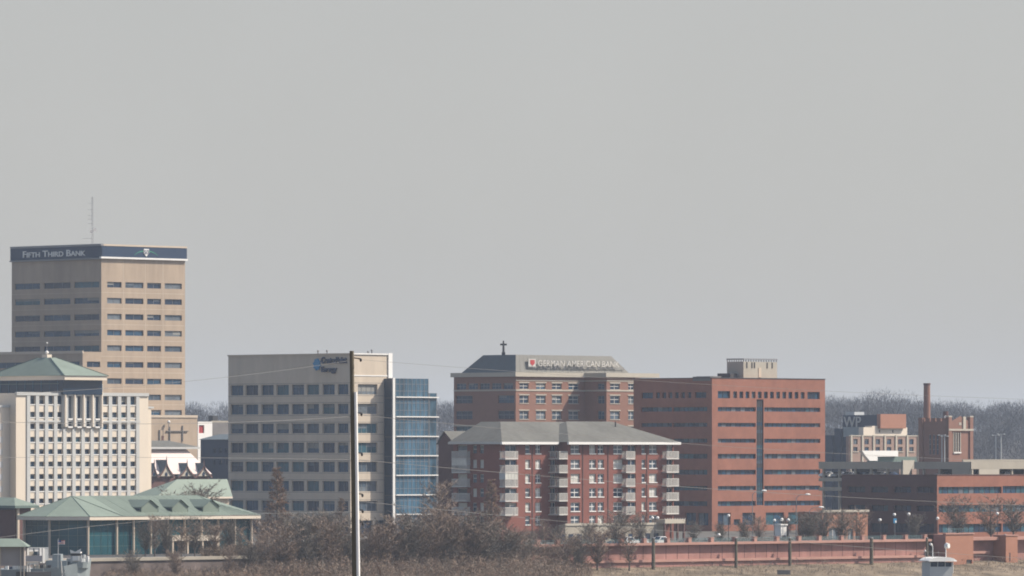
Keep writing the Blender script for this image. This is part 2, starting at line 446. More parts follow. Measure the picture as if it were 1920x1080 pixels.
# shield emblem with two green arcs
mb = MB(); c = RF.t(272); zc = fr.z(471)
pts = [(-.95, 1.0), (.95, 1.0), (.95, -.3), (0, -1.15), (-.95, -.3)]
lo = [RF.P(c + u, zc + v, -.62) for u, v in pts]; mb.poly(lo, white)
for i in range(5):
    j = (i + 1) % 5; mb.poly([lo[i], lo[j], RF.P(c + pts[j][0], zc + pts[j][1], -.46), RF.P(c + pts[i][0], zc + pts[i][1], -.46)], white)
gr = mat('emblem green', (.06, .30, .18), var=0)
for sg in (-1, 1):
    for k in range(8):
        u0, u1 = 1.1 + k * .42, 1.1 + (k + 1) * .42
        v0, v1 = .45 - .02 * (k ** 2), .45 - .02 * ((k + 1) ** 2)
        mb.hexa([RF.P(c + sg * u0, zc + v0 - .3 + k * .03, -.5), RF.P(c + sg * u1, zc + v1 - .3 + k * .03, -.5), RF.P(c + sg * u1, zc + v1 - .3 + k * .03, -.46), RF.P(c + sg * u0, zc + v0 - .3 + k * .03, -.46),
                 RF.P(c + sg * u0, zc + v0, -.5), RF.P(c + sg * u1, zc + v1, -.5), RF.P(c + sg * u1, zc + v1, -.46), RF.P(c + sg * u0, zc + v0, -.46)], gr)
e = mb.build('emblem', t)
text_part('lettering', t, RF, '5/3', 267.8, 276.2, 466.5, 474.5, navyt, d=-.64, thick=.04, bold=.02)
# lower wing in front of the shaded side
p = fr.sa(155)
mb = MB(); WL = Face(fr, 'L', p); WR = Face(fr, 'R', 0)
hw = [(WR.t(163), WR.t(193) if False else -.4, fr.z(688.5), fr.z(678))]
hw += [(WR.t(163), -.4, fr.z(688.5 + 31), fr.z(678 + 31))]
hwl = [WL.rect(x0, x1, 678, 689) for x0, x1 in ((101, 149), (50, 95), (-6, 44))] + [WL.rect(-60, -12, 678, 689)]
walls(mb, fr, p, -.001, 0, WL.t(-190), zb, fr.z(660), tan, hw, hwl); 
mb.fbox(WL, -.1, WL.t(-190), fr.z(663), fr.z(660) + .3, -.15, .3, tanl)
mb.build('wing', t)
for h in hw: pane(t, WR, h, .35, pick((4, 2, 0, 3, 3)), steel, 1)
for h in hwl: pane(t, WL, h, .35, pick((4, 5, 2, 0, 1)), steel, 2)
# podium
PF = Face(fr, 'R', -14)
mb = MB(); walls(mb, fr, PF.t(250), PF.t(370), -14, -.01, zb, fr.z(781), tan)
mb.fbox(PF, PF.t(250), PF.t(370), fr.z(783), fr.z(781) + .4, -.2, .3, tanl)
mb.fbox(PF, PF.t(303), PF.t(307), fr.z(828), fr.z(817), -.08, .0, brickd)
for x, y0, y1 in ((298, 828, 806), (317, 828, 800), (341, 828, 798)): mb.fbox(PF, PF.t(x), PF.t(x) + .25, fr.z(y0), fr.z(y1), -.3, 0, concd)
mb.fbox(PF, PF.t(311), PF.t(352), fr.z(809), fr.z(807.6), -.4, -.02, concd); mb.build('podium', t)
mb = MB(); mb.ball(PF.P(PF.t(312), fr.z(791), -1), .45, white, 8, 6); mb.tube(PF.P(PF.t(312), fr.z(808), -1), PF.P(PF.t(312), fr.z(792), -1), .1, .1, steel); mb.build('vent_pipe', t)
# lattice mast on the roof
m0 = fr.P(fr.sa(204, 10), 10, 0)
mx = W(173, fr.y + 15); my = fr.y + 15
mb = MB(); z0, z1 = zt - .5, ZZ(369, my)
for k in range(3):
    an = 2.1 * k; dx, dy = .28 * math.cos(an), .28 * math.sin(an)
    mb.tube((mx + dx, my + dy, z0), (mx + dx * .6, my + dy * .6, z1), .05, .035, shipl, 4)
nseg = 14
for i in range(nseg):
    za = z0 + (z1 - z0) * i / nseg; zb_ = z0 + (z1 - z0) * (i + 1) / nseg
    for k in range(3):
        a_, c_ = 2.1 * k, 2.1 * (k + 1)
        mb.tube((mx + .26 * math.cos(a_), my + .26 * math.sin(a_), za), (mx + .26 * math.cos(c_), my + .26 * math.sin(c_), zb_), .03, .03, steel, 3)
for y in (381, 393, 404, 411, 419, 447): mb.tube((mx, my, ZZ(y, my)), (mx - (1.3 if y < 440 else 2.8), my, ZZ(y, my)), .05, .04, steel, 4)
m_ = mb.build('antenna_mast', t)
for dx, y in ((-.3, 434), (.75, 431)):
    mb = MB(); mb.tube((mx + dx, my - .5, ZZ(y, my)), (mx + dx + .1, my - .95, ZZ(y, my)), .25, .55, white, 10); mb.build('dish', m_)

# ------------------------------------------------------------------ cream hotel
fr = Fr(30, 1450); RF = Face(fr, 'R'); zb = G0
t = thing('hotel', 'cream hotel tower with small square windows and a pyramid green roof', 'hotel', fr.P(0, 0, zb))
a1 = fr.sa(278); pb = fr.sb(18)
rows = [(741.5, 757.5), (772, 782), (794.5, 804.5), (819, 828.5), (842, 851.5), (865.5, 875), (889, 898.5), (911.5, 921), (935, 944), (958, 967)]
cols = [56.3 + 17.1 * k for k in range(12)]
BAY = Face(fr, 'R', -.55); ba0, ba1 = BAY.t(117.5), BAY.t(193)
bz0, bz1 = fr.z(800), fr.z(719)
holes = []
for ri, (y0, y1) in enumerate(rows):
    for k, x in enumerate(cols):
        if 4 <= k <= 7 and ri < 3: continue
        holes.append(RF.rect(x, x + 9.8, y0, y1))
mb = MB()
walls(mb, fr, 0, a1, 0, 22, zb, fr.z(737), cream, holes)
for x in [49.5] + [x + 9.9 for x in cols]:
    q0, q1 = RF.t(x), RF.t(x + 6.2)
    mb.fbox(RF, q0, q1, fr.z(975), fr.z(741), -.22, -.003, pale)
mb.fbox(RF, .0, a1, fr.z(741), fr.z(737) + .25, -.3, .4, pale)
for yy in (789.5,): mb.fbox(RF, RF.t(50), RF.t(262), fr.z(yy + 1.7), fr.z(yy - 1.7), -.24, -.004, pale)
# left block and low right shoulder
P = fr.P
mb2 = MB(); walls(mb2, fr, fr.sa(-200, pb), -.01, pb, pb + 20, zb, fr.z(762), cream)
LB = Face(fr, 'R', pb)
mb2.fbox(LB, LB.t(-200), -.01, fr.z(764), fr.z(762) + .25, -.2, .3, pale)
for y0, y1 in rows[2:9]:
    for x in (-2, -19, -36): mb2.fbox(LB, LB.t(x), LB.t(x + 6), fr.z(y1 + 2), fr.z(y0), -.1, -.003, pale)
mb2.build('side_block', t)
walls(mb, fr, a1 + .004, fr.sa(288), .8, 18, zb, fr.z(762), cream); mb.fbox(Face(fr, 'R', .8), a1 + .01, fr.sa(288, .8), fr.z(764), fr.z(762) + .2, -.15, .3, pale)
mb.build('wall', t)
srt = sorted(range(len(holes)), key=lambda i: -(holes[i][1] - holes[i][0]) * (holes[i][3] - holes[i][2]))
keep = set(srt[:94]); rest = MB()
for i, h in enumerate(holes):
    g_ = random.choices(G, weights=(5, 2, 1, 1, 4))[0]
    kw = dict(sill=(white, .22), trim=(white, .5))  # white sliver beside each window stands in for the sunlit pier side
    pane(t, RF, h, .4, g_, mb=None if i in keep else rest, **kw)
struct(rest.build('windows_upper_rows', t), 'stuff')
t.children[-1].name = 'window_rows'
# projecting column bay with tall windows
mb = MB(); hb_ = [BAY.rect(x, x + 7.6, 742, 784) for x in (128, 145, 162, 179)] + [BAY.rect(x, x + 7.6, 731, 738.5) for x in (128, 145, 162, 179)] + [BAY.rect(x, x + 7.6, 789.5, 799) for x in (128, 145, 162, 179)]
facade(mb, BAY, ba0, ba1, bz0, bz1, hb_, pale, .5)
mb.poly([fr.P(ba0, -.55, bz0), fr.P(ba0, -.01, bz0), fr.P(ba0, -.01, bz1), fr.P(ba0, -.55, bz1)], pale)
mb.poly([fr.P(ba1, -.55, bz0), fr.P(ba1, -.01, bz0), fr.P(ba1, -.01, bz1), fr.P(ba1, -.55, bz1)], pale)
mb.poly([fr.P(ba0, -.55, bz0), fr.P(ba1, -.55, bz0), fr.P(ba1, -.01, bz0), fr.P(ba0, -.01, bz0)], pale)
for x in (119, 136.5, 153.5, 170.5, 187.5):
    q = BAY.t(x + 2.3); mb.tube(BAY.P(q, fr.z(800), -.05), BAY.P(q, fr.z(733), -.05), .36, .36, cream, 10)
for k in range(5): 
    q = BAY.t(122 + 16.6 * k); mb.fbox(BAY, q - .12, q + .12, fr.z(727), fr.z(724), -.08, -.003, G[0])
for k in range(17):
    q = BAY.t(119 + 4.5 * k); mb.fbox(BAY, q - .12, q + .12, fr.z(721), fr.z(718.6), -.15, -.003, white)
mb.build('column_bay', t)
for h in hb_: pane(t, BAY, h, .5, pick((3, 2, 1, 1, 3)), None, sill=(white, .35))
# penthouse under the roof
PH = Face(fr, 'R', -1.0); pa0, pa1 = PH.t(118.5), PH.t(192); PL = Face(fr, 'L', pa0); pb1 = PL.t(-14)
mb = MB(); walls(mb, fr, pa0, pa1, -1.0, pb1, fr.z(739), fr.z(708), curtd)
mb.fbox(PL, .5, pb1, fr.z(719), fr.z(718), -.1, -.003, greend)
for k in range(9): q = .8 + (pb1 - 1) * k / 8; mb.fbox(PL, q, q + .15, fr.z(738), fr.z(712), -.1, -.003, curt)
mb.build('penthouse', t)
mb = MB(); ee = 1.2
e0, e1, f0, f1 = pa0 - ee * .5, pa1 + ee * .3, -1 - ee, pb1 + ee
mb.box(fr, e0, e1, f0, f1, fr.z(711.5), fr.z(703.4), cream); mb.build('eave_band', t)
mb = MB(); zz = fr.z(703.3); e0 -= .25; f0 -= .25; e1 += .25; f1 += .25
ac, bc = (e0 + e1) / 2 , (f0 + f1) / 2
hx = .9; apz = fr.z(668)
cs = [P(e0, f0, zz), P(e1, f0, zz), P(e1, f1, zz), P(e0, f1, zz)]
rg = [P(ac - hx, bc - hx - 1.3, apz), P(ac + hx, bc - hx - 1.3, apz), P(ac + hx, bc + hx + 1.3, apz), P(ac - hx, bc + hx + 1.3, apz)]
for i in range(4):
    j = (i + 1) % 4; mb.poly([cs[i], cs[j], rg[j], rg[i]], greenr)
    mb.tube(cs[i], rg[i], .14, .14, greend, 4)
mb.poly(rg, greend); mb.poly(cs, greend)
mb.box(fr, ac - .7, ac + .7, bc - .9, bc + .9, apz + .01, fr.z(662), cream)
roof = mb.build('roof', t)
mb = MB(); c_ = P(ac, bc, 0)
mb.tube((c_[0], c_[1], fr.z(662)), (c_[0], c_[1], fr.z(640)), .12, .04, steel, 6); mb.ball((c_[0], c_[1], fr.z(658)), .42, white); mb.ball((c_[0], c_[1], fr.z(640)), .2, white)
mb.build('finial', roof)
# entrance block at the foot: brick building with green roof, left edge
fr2 = Fr(28, 1290)
t = thing('brick_pavilion', 'low dark brick building with green hip roof at the far left below the hotel', 'building', fr2.P(0, 0, G0))
mb = MB(); LFx = Face(fr2, 'L'); RFx = Face(fr2, 'R')
walls(mb, fr2, 0, fr2.sa(58), 0, fr2.sb(-160), G0, fr2.z(948), brickd); mb.build('wall', t)
mb = MB(); mb.fbox(RFx, .3, .8, G0, fr2.z(948), -.5, -.1, tanl); mb.build('column', t)
mb = MB(); mb.fbox(LFx, .2, fr2.sb(-160), fr2.z(956), fr2.z(949), -.3, -.02, G[0]); mb.build('clerestory', t)
mb = MB(); q0, q1, r0, r1 = -1, fr2.sa(58) + 1.2, -1.2, fr2.sb(-160)
z0, z1 = fr2.z(948), fr2.z(933)
Pq = fr2.P
mid = (q0 + q1) / 2
mb.poly([Pq(q0, r0, z0), Pq(q1, r0, z0), Pq(mid, r0 + 4, z1)], greenr)
mb.poly([Pq(q0, r0, z0), Pq(mid, r0 + 4, z1), Pq(mid, r1, z1), Pq(q0, r1, z0)], greenr)
mb.poly([Pq(q1, r0, z0), Pq(mid, r0 + 4, z1), Pq(mid, r1, z1), Pq(q1, r1, z0)], greenr)
mb.box(fr2, q0, q1, r0, r1, z0 - .5, z0 - .01, greend); mb.build('roof', t)

# ------------------------------------------------------------------ Victorian hall with dormers
fr = Fr(286, 1660)
RF = Face(fr, 'R'); P = fr.P
t = thing('victorian_hall', 'old brick hall with shiny steep pinkish roof and pointed gabled dormers behind the hotel', 'building', P(0, 0, G0))
a0, a1 = -4, fr.sa(392)
mb = MB(); walls(mb, fr, a0, a1, 0, 22, G0, fr.z(892), brickd); mb.build('wall', t)
mb = MB(); zE, zM, zR = fr.z(889), fr.z(842), fr.z(833)
mb.poly([P(a0, -.6, zE), P(a1 + .5, -.6, zE), P(a1 - 2.6, 6, zM), P(a0, 6, zM)], silver)
mb.poly([P(a1 + .5, -.6, zE), P(a1 + .5, 22, zE), P(a1 - 2.6, 17, zM), P(a1 - 2.6, 6, zM)], brickd)
mb.poly([P(a0, 17, zM), P(a1 - 2.6, 17, zM), P(a1 + .5, 22, zE), P(a0, 22, zE)], slate)
mb.build('steep_roof', t)
mb = MB(); zU = fr.z(830)
mb.box(fr, a0, a1 + .6, 4.2, 20, zM + .02, zM + .55, pale)
mb.poly([P(a0, 4.2, zM + .56), P(a1 + .6, 4.2, zM + .56), P(a1 - 4.5, 11, zU + .6), P(a0, 11, zU + .6)], shing)
mb.poly([P(a1 + .6, 4.2, zM + .56), P(a1 + .6, 20, zM + .56), P(a1 - 4.5, 11, zU + .6)], shing)
mb.poly([P(a1 + .6, 20, zM + .56), P(a0, 20, zM + .56), P(a0, 11, zU + .6), P(a1 - 4.5, 11, zU + .6)], shing)
mb.build('upper_roof', t)
for x0, x1, yt in ((281, 296, 868), (296, 327, 862), (334, 366, 868), (366, 397, 868)):
    FD = Face(fr, 'R', -.9); d0, d1 = FD.t(x0), FD.t(x1); dm = (d0 + d1) / 2; zt_ = fr.z(yt); zE_ = fr.z(893)
    hw = (d1 - d0) / 2
    dmr = MB()
    for sg in (-1, 1):     # flared dark bargeboards and roof slopes
        n_ = 7; prev = None
        for k in range(n_ + 1):
            f = k / n_; u = hw * (f ** 1.35); v = (zt_ - zE_) * (1 - f ** .72) + zE_
            cur = (dm + sg * u, v)
            if prev:
                dmr.poly([FD.P(prev[0], prev[1], -.3), FD.P(cur[0], cur[1], -.3), FD.P(cur[0], cur[1] - .55, -.3), FD.P(prev[0], prev[1] - .55, -.3)], brickd)
                dmr.poly([FD.P(prev[0], prev[1], -.3), FD.P(cur[0], cur[1], -.3), FD.P(cur[0], cur[1], 4 + .2 * k * 0), FD.P(prev[0], prev[1], 4)], slate)
            if prev and sg: dmr.poly([FD.P(prev[0], zE_), FD.P(cur[0], zE_), FD.P(cur[0], cur[1] - .5), FD.P(prev[0], prev[1] - .5)], stone)
            prev = cur
    dmr.tube(FD.P(dm, zt_ - .3, -.2), FD.P(dm, zt_ + 1.0, -.2), .17, .05, brickd, 5)
    do = dmr.build('dormer', t)
    wv = MB(); w0 = dm - .75
    pts = [FD.P(dm - .45, zE_ + .1, -.06), FD.P(dm + .45, zE_ + .1, -.06), FD.P(dm + .45, zE_ + .7, -.06), FD.P(dm, zE_ + 1.2, -.06), FD.P(dm - .45, zE_ + .7, -.06)]
    wv.poly(pts, G[0]); wv.build('window', do)

# dark blue warehouse beside it
fr = Fr(446, 1745)
t = thing('dark_warehouse', 'dark blue grey building behind the brick hall left of the office block', 'building', fr.P(0, 0, G0))
b1 = fr.sb(376); LF = Face(fr, 'L'); P = fr.P
hh = [LF.rect(x, x + 5, y, y + 9) for y in (840, 862) for x in (400, 411, 422)]
mb = MB(); walls(mb, fr, 0, 9, 0, b1, G0, fr.z(824), dkblue, [], hh, roof=slate); mb.build('wall', t)
for h in hh: pane(t, LF, h, .35, G[0], steeld, 1)
mb = MB(); q = b1
mb.poly([P(-.4, -.5, fr.z(824)), P(-.4, q + .5, fr.z(824)), P(4, q - 3, fr.z(814)), P(4, 3, fr.z(814))], slate)
mb.poly([P(-.4, q + .5, fr.z(824)), P(9.4, q + .5, fr.z(824)), P(4, q - 3, fr.z(814))], slate); mb.poly([P(-.4, -.5, fr.z(824)), P(9.4, -.5, fr.z(824)), P(4, 3, fr.z(814))], slate)
mb.poly([P(9.4, -.5, fr.z(824)), P(9.4, q + .5, fr.z(824)), P(4, q - 3, fr.z(814)), P(4, 3, fr.z(814))], slate)
mb.build('roof', t)
fr = Fr(371, 1880)
t = thing('white_building', 'small white building with red doorway between the tan tower and office block', 'building', fr.P(0, 0, G0))
RF = Face(fr, 'R'); hh = [RF.rect(373, 383, 797, 812)]
mb = MB(); walls(mb, fr, 0, fr.sa(398), 0, 10, G0, fr.z(790.5), white, hh); mb.build('wall', t)
pane(t, RF, hh[0], .35, redp, brickd, 1, name='door')
fr = Fr(396, 1960)
t = thing('grey_block', 'plain grey building partly hidden behind the left edge of the office block', 'building', fr.P(0, 0, G0))
mb = MB(); walls(mb, fr, 0, fr.sa(450), 0, 10, G0, fr.z(790), concd); mb.fbox(Face(fr, 'R'), 0, fr.sa(450), fr.z(792), fr.z(790) + .2, -.1, .2, conc); mb.build('wall', t)
mb = MB(); mb.box(fr, 2.5, 4.5, 2, 4, fr.z(790) + .01, fr.z(779), steeld); mb.build('roof_unit', t)

# low green roof behind the pavilion
fr = Fr(308, 1400); P = fr.P
t = thing('green_roof_hall', 'low cream building with pale green hip roof behind the glass pavilion', 'building', P(0, 0, G0))
a1 = fr.sa(436); mb = MB(); walls(mb, fr, -1, a1, 1.2, 9, G0, fr.z(931), tanl); mb.build('wall', t)
mb = MB(); z0, z1 = fr.z(932), fr.z(899); ar = fr.sa(426, 5)
mb.poly([P(-2, .5, z0), P(a1 + .5, .5, z0), P(ar, 5, z1), P(fr.sa(332, 5), 5, z1)], greenr)
mb.poly([P(-2, .5, z0), P(fr.sa(332, 5), 5, z1), P(-2, 9.5, z0)], greenr)
mb.poly([P(-2, 9.5, z0), P(fr.sa(332, 5), 5, z1), P(ar, 5, z1), P(a1 + .5, 9.5, z0)], greenr)
mb.poly([P(a1 + .5, .5, z0), P(a1 + .5, 9.5, z0), P(ar, 5, z1)], greenr)
mb.box(fr, -2, a1 + .5, .5, 9.5, z0 - .4, z0 - .01, cream); mb.build('roof', t)

# ------------------------------------------------------------------ glass riverfront pavilion
D0 = 1236; fr = Fr(134, D0); P = fr.P; hwid = 8.6
def pzz(y): return ZZ(y, D0)
zb = pzz(1044); zE = pzz(970); zR = pzz(930)
t = thing('glass_pavilion', 'riverfront pavilion with teal glass walls, white columns and a wide green metal roof', 'pavilion', (P(0, 0, 0)[0], P(0, 0, 0)[1], zb))
aend = fr.sa(371, 0)
# near end is half an octagon: vertices in (a,b)
Rr = hwid / math.cos(math.radians(22.5)); tt = hwid * math.tan(math.radians(22.5))
def ring(h):
    q = h * math.tan(math.radians(22.5))
    return [(q, -h), (-q, -h), (-h, -q), (-h, q), (-q, h), (q, h)]
plan = [(aend + hwid * .7, -hwid)] + ring(hwid)
plan += [(aend + hwid * .7, hwid)]
mb = MB()
N = len(plan)
segs = []
for i in range(N):
    j = (i + 1) % N; A, B = plan[i], plan[j]
    L_ = math.hypot(B[0] - A[0], B[1] - A[1]); segs.append((A, B, L_))
glassO = []
for A, B, L_ in segs:
    k = 0
    ncol = max(1, round(L_ / 4.4)) if L_ > 9 else 1
    for q in range(ncol):
        f0, f1 = q / ncol, (q + 1) / ncol
        p0 = (A[0] + (B[0] - A[0]) * f0, A[1] + (B[1] - A[1]) * f0); p1 = (A[0] + (B[0] - A[0]) * f1, A[1] + (B[1] - A[1]) * f1)
        g_ = MB(); g_.poly([P(*p0, zb), P(*p1, zb), P(*p1, zE), P(*p0, zE)], tealg)
        nm = 4
        for m_ in range(1, nm):
            f = m_ / nm; c0 = (p0[0] + (p1[0] - p0[0]) * f, p0[1] + (p1[1] - p0[1]) * f)
            x = P(*c0, zb); g_.tube(x, (x[0], x[1], zE), .05, .05, greend, 4, False)
        for zf in (.28, .55, .8):
            zz = zb + (zE - zb) * zf; g_.tube(P(*p0, zz), P(*p1, zz), .04, .04, greend, 4, False)
        glassO.append(g_)
        if not (q == 0 and False):
            cm = MB(); ox = (p0[0]) * 1.0; x = P(p0[0] * 1.03 if p0[0] < 6 else p0[0], p0[1] * 1.05, zb)
            cm.tube(x, (x[0], x[1], zE - .2), .24, .24, tanl, 8)
            cm.build('column', t)
for g_ in glassO: g_.build('glass_wall', t)
mb = MB()
def off(pl, d):
    out = []
    for (a, b_) in pl:
        s_ = (hwid + d) / hwid
        if a > aend: out.append((aend + hwid * .7 + d, math.copysign(hwid + d, b_)))
        else: out.append((a * s_, b_ * s_))
    return out
eo = off(plan, 1.5); ei = off(plan, 1.45)
for i in range(N):
    j = (i + 1) % N
    mb.poly([P(*eo[i], zE - .45), P(*eo[j], zE - .45), P(*eo[j], zE + .25), P(*eo[i], zE + .25)], cream)
    for q in (0.0,):
        pass
mb.poly([P(*p, zE - .45) for p in eo], tanl); mb.build('eave', t)
mb = MB(); er = off(plan, 1.6); C0 = P(0, 0, zR); C1 = P(aend, 0, zR)
zr0 = zE + .26
for i in range(N):
    j = (i + 1) % N; A, B = er[i], er[j]
    if i == 0: mb.poly([P(*A, zr0), P(*B, zr0), C0, C1], greenr)          # river slope
    elif i == N - 2: mb.poly([P(*A, zr0), P(*B, zr0), C1, C0], greenr)
    elif i == N - 1: mb.poly([P(*A, zr0), P(*B, zr0), C1], greenr)
    else: mb.poly([P(*A, zr0), P(*B, zr0), C0], greenr)
    if A[0] < aend: mb.tube(P(*A, zr0 + .03), C0, .09, .09, greend, 4)
A0_, A1_ = er[1], er[0]
for k in range(1, 46):
    f = k / 46; u_ = A0_[0] + (A1_[0] - A0_[0]) * f; v_ = min(max(u_, 0), aend); w_f = 1 if v_ == u_ else (1 - abs(u_ - v_) / max(1e-3, (abs(A0_[0]) if u_ < 0 else A1_[0] - aend)))
    if w_f <= 0.03: continue
    mb.tube(P(u_, er[0][1], zr0 + .03), P(v_ if w_f == 1 else u_ + (v_ - u_) * w_f, er[0][1] * (1 - w_f) + 0 * w_f, zr0 + (zR - zr0) * w_f + .03), .035, .035, greend, 3)
rf = mb.build('roof', t)
for x0, x1 in ((265, 296), (323, 352), (381, 410)):
    FD = Face(fr, 'R', -hwid * .97); d0, d1 = FD.t(x0), FD.t(x1); dm = (d0 + d1) / 2; zt_, zl = pzz(938), pzz(961)
    zl2 = pzz(950); dmr = MB()
    dmr.poly([FD.P(d0, zl), FD.P(d1, zl), FD.P(d1, zl2), FD.P(dm, zt_), FD.P(d0, zl2)], greenr)
    for q in (d0 - .1, d1 + .1):
        dmr.poly([FD.P(q, zl2 - .1, -.3), FD.P(dm, zt_ + .1, -.3), FD.P(dm, zt_ + .1, 6), FD.P(q, zl2 - .1, 6)], greenr)
        dmr.poly([FD.P(q, zl), FD.P(q, zl2 - .1), FD.P(q, zl2 - .1, 5), FD.P(q, zl, 5)], greenr)
    dmo = dmr.build('dormer', rf)
    wv = MB(); wv.fbox(Face(fr, 'L', d0 - .13), -hwid * .97 + .3, -hwid * .97 + 4.6, zl + .4, zl2 - .35, -.1, .02, curtd)
    wv.build('dormer_window', rf)
mb = MB()
eb = off(plan, 2.4)
for i in range(N):
    j = (i + 1) % N; mb.poly([P(*eb[i], zb - 4), P(*eb[j], zb - 4), P(*eb[j], zb + .1), P(*eb[i], zb + .1)], concd)
mb.poly([P(*p, zb + .1) for p in eb], concd); mb.build('terrace', t)
ENTF = Face(fr, 'R', -hwid - 2.2)
mb = MB(); mb.fbox(ENTF, ENTF.t(323), ENTF.t(412), pzz(1015), pzz(1005), 0, 2.1, cream)
for x in (324, 352, 380, 408): mb.fbox(ENTF, ENTF.t(x), ENTF.t(x) + .35, zb, pzz(1015), .1, .5, tanl)
mb.build('entrance_canopy', t)
# ------------------------------------------------------------------ precast office block with glass stair tower
fr = Fr(657, 1550); P = fr.P; RF, LF = Face(fr, 'R'), Face(fr, 'L')
t = thing('office_block', 'grey tan precast office block with blue windows, round blue logo and glass corner tower', 'office building', P(0, 0, G0))
a1, b1 = fr.sa(733), fr.sb(428)
ROW = [(720, 739.4), (756.7, 776), (793.6, 812), (829.7, 849), (866, 885), (902, 921.5), (939.5, 958.6)]
LC = [(432.5, 456), (460, 484), (490, 513), (518, 541.5), (547, 570), (575, 598), (604.6, 627.5), (633, 653)]
hl = [LF.rect(x0, x1, *r) for r in ROW for x0, x1 in LC]
hr = [RF.rect(671, 707.6, *r) for r in ROW]
hg = [RF.rect(671, 699, 976, 1010), RF.rect(704, 722, 976, 1010)]
hgl = [LF.rect(x0, x1, 976, 1010) for x0, x1 in LC]
mb = MB(); walls(mb, fr, 0, a1, 0, b1, G0, fr.z(663.5), tan2, hr + hg, hl + hgl, depth=.5)
for x in (458, 487, 515.5, 544, 572.5, 601, 630): # thin joints
    q = LF.t(x); mb.fbox(LF, q - .05, q + .05, fr.z(718), fr.z(668), -.015, 0, tanl)
for r_ in ROW:
    for yy in (r_[0] - 2.2, r_[1] + 2.2): zj = fr.z(yy); mb.fbox(LF, .05, b1, zj - .05, zj + .05, -.012, 0, concd); mb.fbox(RF, .05, fr.sa(719), zj - .05, zj + .05, -.012, 0, concd)
mb.build('wall', t)
mb = MB(); mb.fbox(LF, -.25, b1 + .1, fr.z(664.5), fr.z(662), -.25, .35, tanl); mb.fbox(RF, .36, a1 + .1, fr.z(664.5), fr.z(662), -.25, .35, white)
mb.fbox(RF, fr.sa(727), a1 + .25, fr.z(708), fr.z(661), -.3, -.02, white); mb.fbox(RF, 0.02, fr.sa(727), fr.z(705), fr.z(703), -.1, -.02, white); mb.build('parapet', t)  # white corner strip paints the sunlit right edge of this face
for h in hr: pane(t, RF, h, .5, pick((0, 2, 2, 4, 4)), steel, 3)
for h in hl: pane(t, LF, h, .5, pick((2, 6, 5, 0, .6)), steel, 1, label=None)
for h in hg + hgl: pane(t, RF if h in hg else LF, h, .5, G[0], steel, 1)
# logo and lettering
mb = MB(); c = LF.t(595.5); zc = fr.z(682.5); n = 20
rim = [(1.1 * math.cos(2 * math.pi * k / n), 1.35 * math.sin(2 * math.pi * k / n)) for k in range(n)]
mb.poly([LF.P(c + u, zc + v, -.35) for u, v in rim], bluep)
for k in range(n):
    u, v = rim[k]; u2, v2 = rim[(k + 1) % n]; mb.poly([LF.P(c + u, zc + v, -.35), LF.P(c + u2, zc + v2, -.35), LF.P(c + u2, zc + v2, -.02), LF.P(c + u, zc + v, -.02)], bluep)
for k in range(8):
    an = 2 * math.pi * k / 8 + .2; u, v = 1.2 * math.cos(an), 1.3 * math.sin(an); mb.fbox(LF, c + u - .18, c + u + .18, zc + v - .18, zc + v + .18, -.3, -.02, bluep)
mb.build('round_logo', t)
text_part('lettering', t, LF, 'CenterPoint', 604, 651.5, 668.5, 681, navyt, d=-.1, thick=.3, bold=.035)
text_part('lettering', t, LF, 'Energy', 604, 633, 686.5, 700, navyt, d=-.1, thick=.3, bold=.035)
mb = MB()
for x, y in ((596, 657), (613, 657), (690, 659), (697, 656)):
    a_, b_ = (0, LF.t(x)) if x < 657 else (fr.sa(x), 0); p_ = P(a_ + .8, b_ + .8, 0); mb.tube((p_[0], p_[1], fr.z(664)), (p_[0], p_[1], fr.z(y)), .12, .12, steeld, 5)
    mb.ball((p_[0], p_[1], fr.z(y)), .28, steel)
mb.build('roof_vents', t)
# glass tower projecting from the sunlit side
ga = fr.sa(720); 
lo, hi = -6, 0
gb = -((737 - 720) / FOC * 1550) / R2
GF = Face(fr, 'R', gb); GL = Face(fr, 'L', ga)
g1 = GF.t(803); g2 = GF.t(819)
zs = [709, 744, 781, 818, 854.5, 891.5, 928.5, 965, 1002]
mb = MB(); zt, z5 = fr.z(709), fr.z(736)
mb.poly([P(ga, gb, G0), P(ga, -.01, G0), P(ga, -.01, zt), P(ga, gb, zt)], curtd)
mb.poly([P(ga, gb, zt), P(g1, gb, zt), P(g1, 5, zt), P(ga, 5, zt)], steel)
mb.poly([P(a1 + .01, -.01, G0), P(a1 + .01, 6, G0), P(a1 + .01, 6, zt), P(a1 + .01, -.01, zt)], curtd)
mb.poly([P(g1, gb, z5), P(g1, 5, z5), P(g1, 5, zt), P(g1, gb, zt)], curtd)
mb.poly([P(a1, 6, G0), P(g2, 6, G0), P(g2, 6, zt - 4), P(a1, 6, zt - 4)], curtd)
GB2 = Face(fr, 'R', gb + 2.2); g2 = GB2.t(819)
mb.poly([P(g2, gb + 2.2, G0), P(g2, 6, G0), P(g2, 6, z5), P(g2, gb + 2.2, z5)], curtd)
mb.poly([P(g1, gb + 2.2, z5), P(g2, gb + 2.2, z5), P(g2, 6, z5), P(g1, 6, z5)], steel)
for k in range(1, 8): mb.fbox(GL, gb + .02, -.02, fr.z(709 + 36.7 * k) - .1, fr.z(709 + 36.7 * k) + .1, -.04, -.001, steeld)
gt = mb.build('glass_tower', t)
